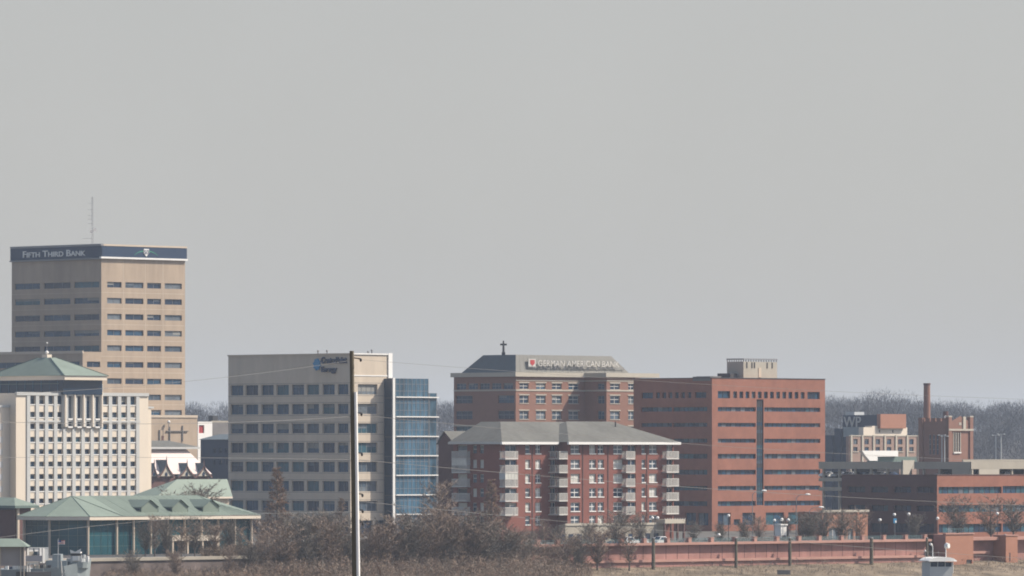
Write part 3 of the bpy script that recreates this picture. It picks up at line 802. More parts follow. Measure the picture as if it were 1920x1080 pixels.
for i in range(8):
    za, zb_ = fr.z(zs[i + 1]), fr.z(zs[i])
    m1 = MB(); m1.poly([P(ga, gb, za), P(g1, gb, za), P(g1, gb, zb_), P(ga, gb, zb_)], curt)
    for k in range(9): q = ga + .9 + (g1 - ga - .9) * k / 8; m1.fbox(GF, q - .04, q + .04, za, zb_, -.07, -.004, steel)
    for f in (.33, .7): m1.fbox(GF, ga + .8, g1, za + (zb_ - za) * f - .04, za + (zb_ - za) * f + .04, -.05, -.003, steel)
    m1.build('glass_panel', gt)
    if i > 0:
        m2 = MB(); zt2 = min(zb_, z5) if i == 1 else zb_
        zt2 = z5 if i == 1 else zb_
        m2.poly([P(g1, gb + 2.2, za), P(g2, gb + 2.2, za), P(g2, gb + 2.2, zt2), P(g1, gb + 2.2, zt2)], curt)
        for k in (0.02, .5, .98): q = g1 + (g2 - g1) * k; m2.fbox(GB2, q - .06, q + .06, za, zt2, -.07, -.004, steel)
        m2.build('glass_panel', gt)
        m3 = MB(); m3.fbox(GF, ga + .8, g1 + .3, fr.z(zs[i] + .95), fr.z(zs[i] - .95), -.5, -.08, white)
        m3.fbox(GB2, g1 + .31, g2 + .3, fr.z(zs[i] + .95), fr.z(zs[i] - .95), -.5, -.08, white); m3.build('sun_shade', gt)
m4 = MB(); m4.fbox(GF, ga - .25, ga + .42, G0, fr.z(708), -.35, -.01, white); m4.build('white_column', gt)

# ------------------------------------------------------------------ brick bank building with mansard roof
fr = Fr(967, 1720); P = fr.P; RF, LF = Face(fr, 'R'), Face(fr, 'L')
t = thing('mansard_building', 'pink brick bank building with hipped light grey roof carrying white rooftop lettering', 'bank building', P(0, 0, G0))
a1, b1 = fr.sa(1200), fr.sb(851)
aj = fr.sa(1096); pw = -((1137 - 1096) / FOC * 1720) / R2
WF = Face(fr, 'R', pw); WLf = Face(fr, 'L', aj); wa1 = WF.t(1191)
rws = [(718, 729), (741, 755.5), (770, 785.5), (799, 815), (828, 843)]
hr = [RF.rect(x0, x1, *r) for r in rws for x0, x1 in ((974, 991), (1005, 1023), (1035, 1053), (1066, 1085))]
hl = [LF.rect(x0, x1, *r) for r in rws[1:] for x0, x1 in ((855, 886), (934, 964))] + [LF.rect(856 + 22 * k, 874 + 22 * k, *rws[0]) for k in range(5)]
hwl = [WLf.rect(x0, x1, *r) for r in rws for x0, x1 in ()]
hwr = [WF.rect(x0, x1, *r) for r in rws for x0, x1 in ((1144, 1162), (1178, 1189))]
zc = fr.z(706)
wl2 = []
for r in rws:   # windows on the shaded return of the projecting wing
    wl2.append((pw + .8, pw + 3.3, fr.z(r[1]), fr.z(r[0])))
mb = MB(); walls(mb, fr, 0, a1, 0, b1, G0, zc, brickg, hr, hl, depth=.3)
facade(mb, WF, aj, wa1, G0, zc, hwr, brickg, .3); facade(mb, WLf, pw, -.01, G0, zc, wl2, brickg, .3)
mb.poly([P(wa1, pw, G0), P(wa1, 0, G0), P(wa1, 0, zc), P(wa1, pw, zc)], brickg)
e = .45
mb.poly([P(aj + e, pw + e, G0), P(wa1 - e, pw + e, G0), P(wa1 - e, pw + e, zc), P(aj + e, pw + e, zc)], dark)
mb.poly([P(aj + e, pw + e, G0), P(aj + e, -.1, G0), P(aj + e, -.1, zc), P(aj + e, pw + e, zc)], dark)
mb.build('wall', t)
for h in hr: pane(t, RF, h, .3, pick((3, 1, 1, 2, 3)), offw, 1, 1, fw=.16, sill=(stone, .2), lintel=stone)
for h in hwr: pane(t, WF, h, .3, pick((3, 1, 1, 2, 3)), offw, 1, 1, fw=.16, sill=(stone, .2), lintel=stone)
for h in hl: pane(t, LF, h, .3, pick((3, 4, 3, 0, 0)), steel, 2, 1, fw=.1)
for h in wl2: pane(t, WLf, h, .3, pick((3, 4, 2, 0, 0)), steel, 1, 1)
for F_, x, y in ((RF, .01, aj - .01), (WF, aj + .01, wa1), (LF, 0, b1), (WLf, pw + .02, -.02)):
    mb = MB(); mb.fbox(F_, x, y, fr.z(732.8), fr.z(730), -.14, -.004, stone); mb.build('string_course', t)
    if F_ is not LF: mb = MB(); mb.fbox(F_, x, y, fr.z(714), fr.z(712), -.12, -.004, stone); mb.build('string_course', t)
mb = MB(); mb.fbox(LF, 0, b1, fr.z(799), fr.z(796.5), -.25, -.004, stone); mb.build('string_course', t)
mb = MB()
mb.fbox(LF, -.75, b1 + .5, fr.z(706), fr.z(698), -.8, .6, stone)
mb.fbox(RF, .62, aj - .9, fr.z(706), fr.z(698), -.75, .6, stone)
mb.fbox(WLf, pw - .7, -.8, fr.z(706), fr.z(698), -.85, .6, stone)
mb.fbox(WF, aj + .62, WF.t(1233), fr.z(706), fr.z(698), -.7, 9, stone); mb.build('cornice', t)
# roof
mb = MB(); z0, z1 = fr.z(697.8), fr.z(665)
rA = fr.sa(1180); rB = fr.sb(866)
c = [P(-.1, -.1, z0), P(rA, -.1, z0), P(rA, rB, z0), P(-.1, rB, z0)]
# pixel-measured ridge: both slopes end about 5 m back
u = [P(.35, .35, z1), P(fr.sa(1146, .35), .35, z1), P(fr.sa(1146, .35), fr.sb(906, .35), z1), P(.35, fr.sb(906, .35), z1)]
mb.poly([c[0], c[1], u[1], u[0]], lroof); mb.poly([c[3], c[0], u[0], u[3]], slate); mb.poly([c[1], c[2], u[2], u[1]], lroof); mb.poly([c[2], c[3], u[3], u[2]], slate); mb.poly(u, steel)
nn = 26
for k in range(1, nn):
    f = k / nn; A = [c[0][i] + (c[1][i] - c[0][i]) * f for i in range(3)]; B_ = [u[0][i] + (u[1][i] - u[0][i]) * f for i in range(3)]
    mb.tube(A, B_, .035, .035, lroof, 3)
rf = mb.build('roof', t)
SG = Face(fr, 'R', -.55)
text_part('lettering', t, SG, 'GERMAN AMERICAN BANK', 1008, 1160, 675, 686, offw, d=0, thick=.25, bold=.0)
mb = MB(); mb.fbox(SG, SG.t(991), SG.t(1004.5), fr.z(687), fr.z(672.5), 0, .25, offw)
q0, q1 = SG.t(994), SG.t(1002.5); zz1, zz0 = fr.z(674.5), fr.z(685.5); qm = (q0 + q1) / 2
mb.poly([SG.P(q0, zz1, -.05), SG.P(q1, zz1, -.05), SG.P(q1, zz0 + .6, -.05), SG.P(qm, zz0, -.05), SG.P(q0, zz0 + .6, -.05)], redp)
for x in range(1010, 1172, 16): mb.fbox(SG, SG.t(x), SG.t(x) + .12, fr.z(692), fr.z(686), .1, .2, steel)
mb.fbox(SG, SG.t(991), SG.t(1172), fr.z(689), fr.z(688.3), .1, .25, steel); mb.build('logo', t)
cx, cy = W(944, 1724), 1726
mb = MB(); mb.tube((cx, cy, fr.z(668)), (cx, cy, fr.z(638)), .42, .2, steeld, 6)
mb.box(type('q', (), {'P': staticmethod(lambda a, b, z: (cx + a, cy + b, z))}), -.9, .9, -.15, .15, fr.z(647) , fr.z(643.5), steeld)
mb.box(type('q', (), {'P': staticmethod(lambda a, b, z: (cx + a, cy + b, z))}), -.5, .5, -.5, .5, fr.z(667), fr.z(660), steeld)
mb.build('cross', t)

# ------------------------------------------------------------------ big red brick office
fr = Fr(1335, 1600); P = fr.P; RF, LF = Face(fr, 'R'), Face(fr, 'L')
t = thing('red_office_building', 'large red brick office building with long dark ribbon windows and cream rooftop box', 'office building', P(0, 0, G0))
a1, b1 = fr.sa(1547), fr.sb(1188)
hr = [RF.rect(1346, 1369, 733, 746.5), RF.rect(1514, 1537, 733, 746.5)] + [RF.rect(1375 + 11.5 * k, 1382 + 11.5 * k, 733.5, 746) for k in range(12)]
for y0, y1 in ((763, 771), (792.7, 800), (822.5, 830), (851, 860), (881, 890), (911.5, 919.5), (940, 949)):
    hr.append(RF.rect(1346, 1417, y0, y1)); hr.append(RF.rect(1433, 1538, y0, y1))
hc = [RF.rect(1418, 1432, 749 + 29.6 * k - (0 if k == 0 else 4), 775 + 29.6 * k) for k in range(7)]
hc = [RF.rect(1418.5, 1431.5, 748, 948)]
hgr = [RF.rect(1346, 1370, 962, 985), RF.rect(1376, 1388, 974, 985), RF.rect(1392, 1416, 962, 985), RF.rect(1436, 1470, 962, 985), RF.rect(1478, 1530, 962, 985)]
hl = [LF.rect(1203, 1224, 735, 746), LF.rect(1303, 1324, 735, 746)] + [LF.rect(1230 + 11.8 * k, 1237 + 11.8 * k, 735, 746) for k in range(6)]
for y0, y1 in ((763, 771), (792.7, 800), (822.5, 830), (851, 860), (881, 890), (911.5, 919.5), (940, 949)): hl.append(LF.rect(1202, 1260, y0, y1)); hl.append(LF.rect(1262, 1326, y0, y1))
hlg = [LF.rect(x, x + 20, 962, 985) for x in (1285, 1308)]
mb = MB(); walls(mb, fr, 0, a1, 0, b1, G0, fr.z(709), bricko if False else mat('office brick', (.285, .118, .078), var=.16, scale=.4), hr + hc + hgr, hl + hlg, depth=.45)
obk = MATS['office brick']
mb.build('wall', t)
def ribbon(F, h, n):
    m_ = MB(); d = .45; a, b, c_, e_ = h
    for k in range(n):
        x0, x1 = a + (b - a) * k / n, a + (b - a) * (k + 1) / n
        m_.poly([F.P(x0, c_, d), F.P(x1, c_, d), F.P(x1, e_, d), F.P(x0, e_, d)], pick((6, 5, 2, 1.2, 3)))
        m_.fbox(F, x0 - .05, x0 + .05, c_, e_, d - .08, d - .005, steeld)
    return m_.build('ribbon_window', t)
for h in hr: ribbon(RF, h, max(1, round((h[1] - h[0]) / 1.8)))
for h in hl: ribbon(LF, h, max(1, round((h[1] - h[0]) / 1.8)))
for h in hgr + hlg: ribbon(RF if h in hgr else LF, h, 2)
m_ = MB(); h = hc[0]
for k in range(28):
    z0, z1 = h[2] + (h[3] - h[2]) * k / 28, h[2] + (h[3] - h[2]) * (k + 1) / 28
    m_.poly([RF.P(h[0], z0, .3), RF.P(h[1], z0, .3), RF.P(h[1], z1, .3), RF.P(h[0], z1, .3)], random.choice((G[1], G[2], steeld, G[4])))
    m_.fbox(RF, h[0], h[1], z0 - .05, z0 + .05, .2, .295, steeld)
for f in (.33, .66): q = h[0] + (h[1] - h[0]) * f; m_.fbox(RF, q - .05, q + .05, h[2], h[3], .2, .294, steeld)
m_.build('stair_window', t)
mb = MB(); mb.fbox(RF, .2, a1 + .1, fr.z(709), fr.z(707.6), -.12, .3, steeld); mb.fbox(LF, -.1, b1, fr.z(709), fr.z(707.8), -.12, .3, steeld)
mb.build('coping', t)
mb = MB(); fq = Face(fr, 'L', 1.2); mb.box(fr, 1.2, 4, .6, LF.t(1299), fr.z(709), fr.z(705.2), concd); mb.box(fr, -.05, 1.19, .6, LF.t(1299), fr.z(714), fr.z(706), concd); mb.build('roof_plinth', t)
pf = Fr(1394, 1612); PR, PL_ = Face(pf, 'R'), Face(pf, 'L')
mb = MB(); zt = pf.z(672); walls(mb, pf, 0, pf.sa(1457), 0, pf.sb(1363), pf.z(712), pf.z(678), mat('penthouse panel', (.40, .37, .31), var=.08))
pp = MATS['penthouse panel']
mb.fbox(PL_, -.1, pf.sb(1363) + .1, pf.z(674), pf.z(672), -.1, .3, steel); mb.fbox(PR, .31, pf.sa(1457) + .1, pf.z(674), pf.z(672), -.1, .3, steel)
for k in range(14):
    q = pf.sa(1457) * (k / 13) * .98; mb.fbox(PR, q, q + .25, pf.z(678.2), pf.z(674), 0, .2, steel)
for k in (1, 3, 4, 9, 11): q = pf.sa(1457) * (k / 13) * .98; mb.fbox(PR, q + .1, q + .5, pf.z(690), pf.z(679), -.08, -.002, steeld)
for k in range(8): q = pf.sb(1363) * (k / 7) * .97; mb.fbox(PL_, q, q + .2, pf.z(678.2), pf.z(674), 0, .2, steel)
mb.fbox(PR, PR.t(1422), PR.t(1427), pf.z(707), pf.z(689), -.12, -.004, tanl)
mb.box(pf, -3.2, -.8, 1.5, 6, pf.z(712), pf.z(700), steeld)
mb.build('penthouse', t)

# ------------------------------------------------------------------ riverside apartments
fr = Fr(941, 1400); P = fr.P; RF, LF = Face(fr, 'R'), Face(fr, 'L')
t = thing('apartment_building', 'brick riverside apartments with grey hip roof, white windows and stacked white balconies', 'apartment building', P(0, 0, G0))
a1 = fr.sa(1270); b1 = fr.sb(850)
RW = [(834.5, 850), (862, 878), (889, 905), (916, 932), (943, 959), (968, 984)]
WX = [(985, 994), (1004, 1014), (1070, 1087), (1105, 1117), (1121, 1132), (1150, 1168), (1203, 1210), (1217, 1232)]
pp_ = 3.1; aj = fr.sa(1045); RF2 = Face(fr, 'R', -pp_); LJ = Face(fr, 'L', aj); a1 = RF2.t(1263)
hr = [RF.rect(x0, x1, *r) for r in RW for x0, x1 in WX[:2]]; hr2 = [RF2.rect(x0, x1, *r) for r in RW for x0, x1 in WX[2:]]
BX = [(1048, 1064), (1177, 1192), (1250, 1261)]
hbR = [RF2.rect(x0, x1, r[0], r[1] + 6) for r in RW[:5] for x0, x1 in BX[1:]]; hbJ = [RF.rect(1032, 1042, r[0], r[1] + 6) for r in RW[:5]]
hbA = [RF.rect(947, 969, r[0], r[1] + 6) for r in RW[:5]]
hl = [LF.rect(x0, x1, *r) for r in RW for x0, x1 in ((886, 894), (899.5, 907))] + [LF.rect(858, 876, r[0], r[1] + 5) for r in RW]
mb = MB(); walls(mb, fr, 0, aj, 0, b1, G0, fr.z(829), brickl, hr + hbA + hbJ, hl, depth=.35)
walls(mb, fr, aj + .004, a1, -pp_, b1 * .6, G0, fr.z(829) - .01, brickl, hr2 + hbR, [], depth=.35)
for x in (998,): q = RF.t(x); mb.fbox(RF, q - .12, q + .12, G0, fr.z(830), -.12, -.002, brickd)
for x in (1092.5, 1140, 1212.7): q = RF2.t(x); mb.fbox(RF2, q - .12, q + .12, G0, fr.z(830), -.12, -.002, brickd)
mb.build('wall', t)
for h in hr + hr2: pane(t, RF if h in hr else RF2, h, .3, random.choices((netc, G[3], G[4], G[0]), weights=(5, 4, 3, 2))[0], white, 1 if h[1] - h[0] > 1.6 else 0, 1, fw=.16, sill=(white, .22))
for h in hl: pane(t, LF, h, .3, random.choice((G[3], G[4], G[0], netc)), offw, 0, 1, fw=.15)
for h in hbR + hbA + hbJ: pane(t, RF2 if h in hbR else RF, h, .34, G[0], white, 1, 0, name='balcony_door')
def balcony(F, x0, x1, y0, y1, dd=1.5, full=False):
    m_ = MB(); t0, t1 = sorted((F.t(x0), F.t(x1))); z1, z0 = fr.z(y0), fr.z(y1)
    m_.fbox(F, t0, t1, z0 - .28, z0, -dd, -.01, offw)
    m_.fbox(F, t0, t1, z1 - .12, z1, -dd, -dd + .12, offw)
    for q in (t0, t1 - .1): m_.fbox(F, q, q + .1, z1 - .12, z1, -dd + .13, -.01, offw)
    n_ = max(3, int((t1 - t0) / .24))
    for k in range(n_ + 1):
        q = t0 + (t1 - t0 - .09) * k / n_; m_.fbox(F, q, q + .11, z0, z1 - .12, -dd + .02, -dd + .09, offw)
    for k in range(1, 6):
        q = dd * k / 6
        for s_ in (t0, t1 - .08): m_.fbox(F, s_, s_ + .08, z0, z1 - .12, -q - .06, -q + .06, offw)
    if full:
        m_.fbox(F, t0, t1, z1, z1 + 1.5, -dd + .04, -dd + .08, netc)
        for k in range(5): q = t0 + (t1 - t0 - .1) * k / 4; m_.fbox(F, q, q + .1, z1, z1 + 1.6, -dd, -dd + .03, offw)
        m_.poly([F.P(t0 + .02, z1, -.02), F.P(t0 + .02, z1, -dd), F.P(t0 + .02, z1 + 1.5, -dd), F.P(t0 + .02, z1 + 1.5, -.02)], shipl)
    return m_.build('balcony', t)
YB = [(846, 859), (872, 885), (898, 911.5), (925, 938.5), (951, 964.5)]
for i, (y0, y1) in enumerate(YB):
    for F_, x0, x1, dd in ((RF, 936, 960, 1.9), (RF, 1028, 1044, 3.4), (RF2, 1165, 1182, 1.5), (RF2, 1241, 1264, 1.5)):
        balcony(F_, x0, x1, y0, y1, dd, full=(x0 == 936 and i == 2))
    balcony(LF, 854, 882, y0, y1, 1.2, full=(i == 1))
# roofs
mb = MB(); z0, z1 = fr.z(828.5), fr.z(790); o = 1.3
A1 = a1 + .8; Bk = 15; r1 = 7.5; ajr = aj - .9; Bl = b1 + .2
mb.poly([P(-o, -o, z0), P(ajr, -o, z0), P(fr.sa(1060, r1), r1, z1), P(r1 - .5, r1, z1)], shing)
mb.poly([P(-o, -o, z0), P(r1 - .5, r1, z1), P(r1 - .5, fr.sb(905, r1), z1), P(-o, Bl, z0)], shing)
mb.poly([P(r1 - .5, r1, z1), P(Bk, Bk, z0), P(Bk, Bl, z0), P(r1 - .5, fr.sb(905, r1), z1)], shing)
mb.poly([P(-o, Bl, z0), P(r1 - .5, fr.sb(905, r1), z1), P(Bk, Bl, z0)], shing)
f0 = -pp_ - o; zb2 = z1 + .1; xr = fr.sa(1062, r1 - 2)
mb.poly([P(ajr, f0, z0), P(A1, f0, z0), P(a1 - 11, r1 - 2, zb2), P(xr, r1 - 2, zb2)], shing)
mb.poly([P(ajr, f0, z0), P(xr, r1 - 2, zb2), P(ajr, Bk, z0)], shing)
mb.poly([P(A1, f0, z0), P(A1, Bk, z0), P(a1 - 11, r1 - 2, zb2)], shing)
mb.poly([P(A1, Bk, z0), P(ajr, Bk, z0), P(xr, r1 - 2, zb2), P(a1 - 11, r1 - 2, zb2)], shing)
mb.build('roof', t)
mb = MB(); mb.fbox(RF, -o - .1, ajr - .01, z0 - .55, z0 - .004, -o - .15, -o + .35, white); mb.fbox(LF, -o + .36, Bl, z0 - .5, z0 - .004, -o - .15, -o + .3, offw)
mb.fbox(RF2, ajr - .1, A1 + .1, z0 - .55, z0 - .004, -o - .15, -o + .35, white); mb.build('eave', t)
mb = MB(); q = fr.sa(1154, 3); p_ = P(q, 3, 0); zq = z0 + (z1 - z0) * .5
mb.tube((p_[0], p_[1], zq - 1), (p_[0], p_[1], fr.z(789)), .16, .16, steeld, 6); mb.build('vent_pipe', t)
mb = MB(); q = fr.sa(992, 5); p_ = P(q, 5, 0)
# stair gable at the left end
gf = Fr(852, 1418); GLf = Face(gf, 'L'); 
mb = MB(); gb1 = gf.sb(822); gm_ = gb1 * .6
walls(mb, gf, 0, 9, 0, gb1, G0, gf.z(832), brickd)
mb.poly([gf.P(0, 0, gf.z(832)), gf.P(0, gb1, gf.z(832)), gf.P(0, gm_, gf.z(809))], brickd); mb.build('end_wing', t)
mb = MB(); mb.poly([gf.P(-.3, -.4, gf.z(833)), gf.P(-.3, gm_, gf.z(808)), gf.P(9, gm_, gf.z(808)), gf.P(9, -.4, gf.z(833))], shing)
mb.poly([gf.P(-.3, gb1 + .4, gf.z(833)), gf.P(-.3, gm_, gf.z(808)), gf.P(9, gm_, gf.z(808)), gf.P(9, gb1 + .4, gf.z(833))], shing); mb.build('end_roof', t)
# ground floor podium and portico
mb = MB(); PF = Face(fr, 'R', -5.2)
mb.fbox(PF, PF.t(1060), PF.t(1248), G0, fr.z(985), 0, 2.05, conc); mb.fbox(PF, PF.t(1059), PF.t(1249), fr.z(986.5), fr.z(984) + .2, -.2, .3, stone)
for k in range(12): q = PF.t(1050 + 16 * k); mb.fbox(PF, q, q + 1.5, G0 + .4, G0 + 1.7, -.03, .0, G[0])
mb.build('podium', t)
mb = MB(); PF = Face(fr, 'R', -7.5); x0, x1 = PF.t(1247), PF.t(1285)
mb.fbox(PF, x0, x1, fr.z(984), fr.z(976), 0, 4, stone); 
for k in range(4): q = x0 + (x1 - x0 - .4) * k / 3; mb.fbox(PF, q, q + .4, G0, fr.z(984), .1, .5, brickd)
for k in range(9): q = x0 + (x1 - x0 - .1) * k / 8; mb.fbox(PF, q, q + .1, fr.z(976), fr.z(974), 0, .1, white)
mb.build('portico', t)
# ------------------------------------------------------------------ low red brick building on the right
fr = Fr(1757, 1440); P = fr.P; RF, LF = Face(fr, 'R'), Face(fr, 'L'); obk = MATS['office brick']
t = thing('low_brick_office', 'low red brick office with teal ribbon windows and deeply shaded left side', 'office building', P(0, 0, G0))
a1, b1 = fr.sa(2010), fr.sb(1578)
hr = [RF.rect(1760, 1878, y0, y1) for y0, y1 in ((913, 925.5), (947.5, 960.5), (983, 999))] + [RF.rect(1880, 1990, y0, y1) for y0, y1 in ((912, 925.5), (947.5, 960.5), (983, 999))]
hl = [LF.rect(x, x + 32, y0, y1) for y0, y1 in ((913, 924), (948, 959), (982, 999)) for x in (1590, 1633, 1676, 1719)]
mb = MB(); facade(mb, RF, 0, a1, G0, fr.z(891), hr, obk, .5); facade(mb, LF, 0, b1, G0, fr.z(891), hl, brickd, .5)  # left face in a darker brick: its shade is put into the colour
mb.poly([P(0, 0, fr.z(891.2)), P(a1, 0, fr.z(891.2)), P(a1, b1, fr.z(891.2)), P(0, b1, fr.z(891.2))], concd)
mb.poly([P(.7, .7, G0), P(a1, .7, G0), P(a1, .7, fr.z(892)), P(.7, .7, fr.z(892))], dark); mb.poly([P(.7, .7, G0), P(.7, b1, G0), P(.7, b1, fr.z(892)), P(.7, .7, fr.z(892))], dark)
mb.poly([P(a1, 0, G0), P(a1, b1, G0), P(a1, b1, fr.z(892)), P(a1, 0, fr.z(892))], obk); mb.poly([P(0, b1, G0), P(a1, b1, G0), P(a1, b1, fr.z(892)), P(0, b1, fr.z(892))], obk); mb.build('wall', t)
def rib(F, h, n, par, wts):
    m_ = MB(); d = .5; a, b, c_, e_ = h
    for k in range(n):
        x0, x1 = a + (b - a) * k / n, a + (b - a) * (k + 1) / n
        m_.poly([F.P(x0, c_, d), F.P(x1, c_, d), F.P(x1, e_, d), F.P(x0, e_, d)], pick(wts)); m_.fbox(F, x0 - .04, x0 + .04, c_, e_, d - .08, d - .005, steeld)
    return m_.build('ribbon_window', par)
for h in hr: rib(RF, h, 12, t, (1, 3, 6, 1, 1))
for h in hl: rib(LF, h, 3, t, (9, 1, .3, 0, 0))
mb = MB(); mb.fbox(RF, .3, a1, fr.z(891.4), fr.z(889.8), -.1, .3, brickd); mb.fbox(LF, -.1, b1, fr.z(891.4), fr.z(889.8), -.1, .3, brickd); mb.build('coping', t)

# small orange brick building in front of it
fr = Fr(1541, 1370); RF, LF = Face(fr, 'R'), Face(fr, 'L'); P = fr.P
t = thing('small_brick_building', 'small orange brick building with grey doors between the bare trees behind the flood wall', 'building', P(0, 0, G0))
a1 = fr.sa(1627); hr = [RF.rect(1554, 1572, 990, 1012), RF.rect(1590, 1600, 992, 1012)]
mb = MB(); walls(mb, fr, 0, a1, 0, 7, G0, fr.z(960), bricko, hr, roof=concd); mb.fbox(RF, 0, a1 + .2, fr.z(961), fr.z(956.5), -.3, .4, stone)
for x in (1548, 1578, 1606): q = RF.t(x); mb.fbox(RF, q, q + .5, G0, fr.z(961), -.25, -.003, bricko)
mb.build('wall', t)
for h in hr: pane(t, RF, h, .35, G[3], white, 1, name='door')

# ------------------------------------------------------------------ parking garage
frA, frB = Fr(1693, 1545), Fr(1821, 1570)
t = thing('parking_garage', 'concrete parking garage with open decks full of cars behind the low brick office', 'parking garage', frA.P(0, 0, G0))
DECKS = []
def deck(fr, xl, xr):
    L_, R_ = Face(fr, 'L'), Face(fr, 'R'); b1, a1 = L_.t(xl), R_.t(xr)
    for y0, y1, m in ((866, 879.5, conc), (896.5, 903, conc), (914, 921, conc)):
        m_ = MB(); m_.fbox(L_, .01, b1, fr.z(y1), fr.z(y0), 0, .35, m); m_.fbox(R_, 0, a1, fr.z(y1), fr.z(y0), 0, .35, m)
        m_.box(fr, .36, a1, .36, b1, fr.z(y1) + .02, fr.z(y1) + .4, concd); m_.build('deck', t)
    m_ = MB(); n = int(b1 / 5)
    for k in range(n + 1): q = min(b1 - .6, .1 + k * 5.2); m_.fbox(L_, q, q + .5, G0, fr.z(866.2), .37, .9, conc)
    for k in range(int(a1 / 5) + 1): q = min(a1 - .6, .1 + k * 5.2); m_.fbox(R_, q, q + .5, G0, fr.z(866.2), .37, .9, conc)
    m_.build('column_row', t)
    m_ = MB(); m_.box(fr, 12, 12.3, 12, b1, G0, fr.z(868), dark); m_.box(fr, 12, a1, 12, 12.3, G0, fr.z(868), dark); m_.build('core_wall', t)
    DECKS.append((L_, R_, fr.z(896.4)))
deck(frA, 1535, 1714); deck(frB, 1702, 2000)
mb = MB(); RB = Face(frB, 'R'); LB_ = Face(frB, 'L')
mb.fbox(RB, .4, RB.t(2000), frB.z(866), frB.z(861.5), 3, 3.3, conc); mb.fbox(RB, RB.t(1836), RB.t(1874), frB.z(896), frB.z(879.6), .02, .3, stone)
mb.fbox(LB_, LB_.t(1816), LB_.t(1785), frB.z(896), frB.z(879.6), .02, .3, conc); mb.build('parapet', t)
mb = MB(); RA = Face(frA, 'R'); q1, q2 = RA.t(1715), RA.t(1701); z0, z1 = frA.z(896), frA.z(863)
lo = [RA.P(0, z0, -.05), RA.P(q2, z0, -.05), RA.P(q1, z1, -.05), RA.P(0, z1, -.05)]; hi = [RA.P(0, z0, .5), RA.P(q2, z0, .5), RA.P(q1, z1, .5), RA.P(0, z1, .5)]
mb.poly(lo, stone); mb.poly(hi, stone)
for i in range(4): j = (i + 1) % 4; mb.poly([lo[i], lo[j], hi[j], hi[i]], stone)
mb.build('ramp_pier', t)

# ------------------------------------------------------------------ WP building and neighbours
fr = Fr(1650, 2100); LF = Face(fr, 'L'); P = fr.P
t = thing('blue_grey_building', 'faded blue building with large pale WP letters high on its side', 'building', P(0, 0, G0))
mb = MB(); b1 = fr.sb(1580); walls(mb, fr, 0, 10, 0, b1, G0, fr.z(778), dkblue); mb.box(fr, .2, 5, b1 - 5, b1 - 1, fr.z(778), fr.z(772), shipl)
mb.box(fr, -.25, -.02, b1 - 10, b1 - .5, fr.z(819), fr.z(800.5), shipg); mb.build('wall', t)
mb = MB(); walls(mb, fr, -1, 8, b1 + .01, fr.sb(1568), G0, fr.z(803), dkblue); walls(mb, fr, -2, 7, fr.sb(1567.8), fr.sb(1490), G0, fr.z(816), dkblue); mb.build('annex', t)
text_part('lettering', t, LF, 'WP', 1583, 1615, 781, 801, offw, d=-.1, thick=.3, bold=0)
fr = Fr(1619, 2000); RF = Face(fr, 'R'); P = fr.P
t = thing('cream_orange_block', 'cream block with an orange brick upper storey right of the blue building', 'building', P(0, 0, G0))
mb = MB(); walls(mb, fr, 0, fr.sa(1701), 0, 2, G0, fr.z(801), cream); mb.fbox(RF, RF.t(1635), RF.t(1652), fr.z(801), fr.z(798.5), 0, 3, cream)
for x in (1648, 1673): mb.fbox(RF, RF.t(x), RF.t(x + 2), fr.z(811), fr.z(806), -.06, 0, steeld)
mb.build('wall', t)
mb = MB(); walls(mb, Fr(1651, 2004), 0, Fr(1651, 2004).sa(1699), 0, 1.5, fr.z(803), Fr(1651, 2010).z(776.5), bricko); mb.build('upper_storey', t)
fr = Fr(1592, 1900); RF = Face(fr, 'R'); P = fr.P
t = thing('arched_brick_building', 'pinkish brick warehouse with a row of arched window bays below the cream block', 'building', P(0, 0, G0))
hr = [RF.rect(1600 + 21 * k, 1608 + 21 * k, 823, 833) for k in range(6)]; h2 = [RF.rect(1600 + 21 * k, 1608 + 21 * k, 838, 846) for k in range(6)]
pinkb = mat('pink brick', (.31, .215, .175), var=.1)
mb = MB(); a1 = fr.sa(1723); walls(mb, fr, 0, a1, 0, 1.2, G0, fr.z(818), pinkb, hr + h2, depth=.3)
for k in range(7): q = RF.t(1594 + 21 * k); mb.fbox(RF, q, q + .7, G0, fr.z(818) + .4, -.3, -.003, stone)
mb.fbox(RF, 0, a1, fr.z(818), fr.z(816), -.15, .3, stone)
for h in h2: mb.fbox(RF, h[0] - .4, h[1] + .4, h[2] - .3, h[2] - .05, -.2, -.003, stone)
mb.build('wall', t)
for h in hr + h2: pane(t, RF, h, .28, pick((4, 2, 1, 1, 3)), steel, 1)
fr = Fr(1619, 1750); RF = Face(fr, 'R')
t = thing('white_canopy', 'white wedge shaped canopy structure on the near side of the arched warehouse', 'canopy', P(0, 0, G0))
t.location = fr.P(0, 0, fr.z(868))
mb = MB(); q1 = RF.t(1684); qa, qb = RF.t(1627), RF.t(1647)
z1, zm, z0 = fr.z(845), fr.z(856), fr.z(864)
def wedge(pts): 
    lo = [RF.P(u, z, 0) for u, z in pts]; hi = [RF.P(u, z, 1.2) for u, z in pts]; n = len(pts)
    mb.poly(lo, white); mb.poly(hi, white)
    for i in range(n): j = (i + 1) % n; mb.poly([lo[i], lo[j], hi[j], hi[i]], white)
wedge([(-.6, z1), (q1, z1), (q1, zm), (RF.t(1624), zm)]); mb.build('fascia', t)
mb = MB(); wedge([(RF.t(1624.5), zm - .02), (RF.t(1645.5), zm - .02), (RF.t(1645.5), z0), (RF.t(1631), z0)]); mb.build('lower_wedge', t)
mb = MB(); mb.fbox(RF, RF.t(1646), RF.t(1724), fr.z(868), fr.z(856.2), 1, 4, greend); mb.build('base', t)

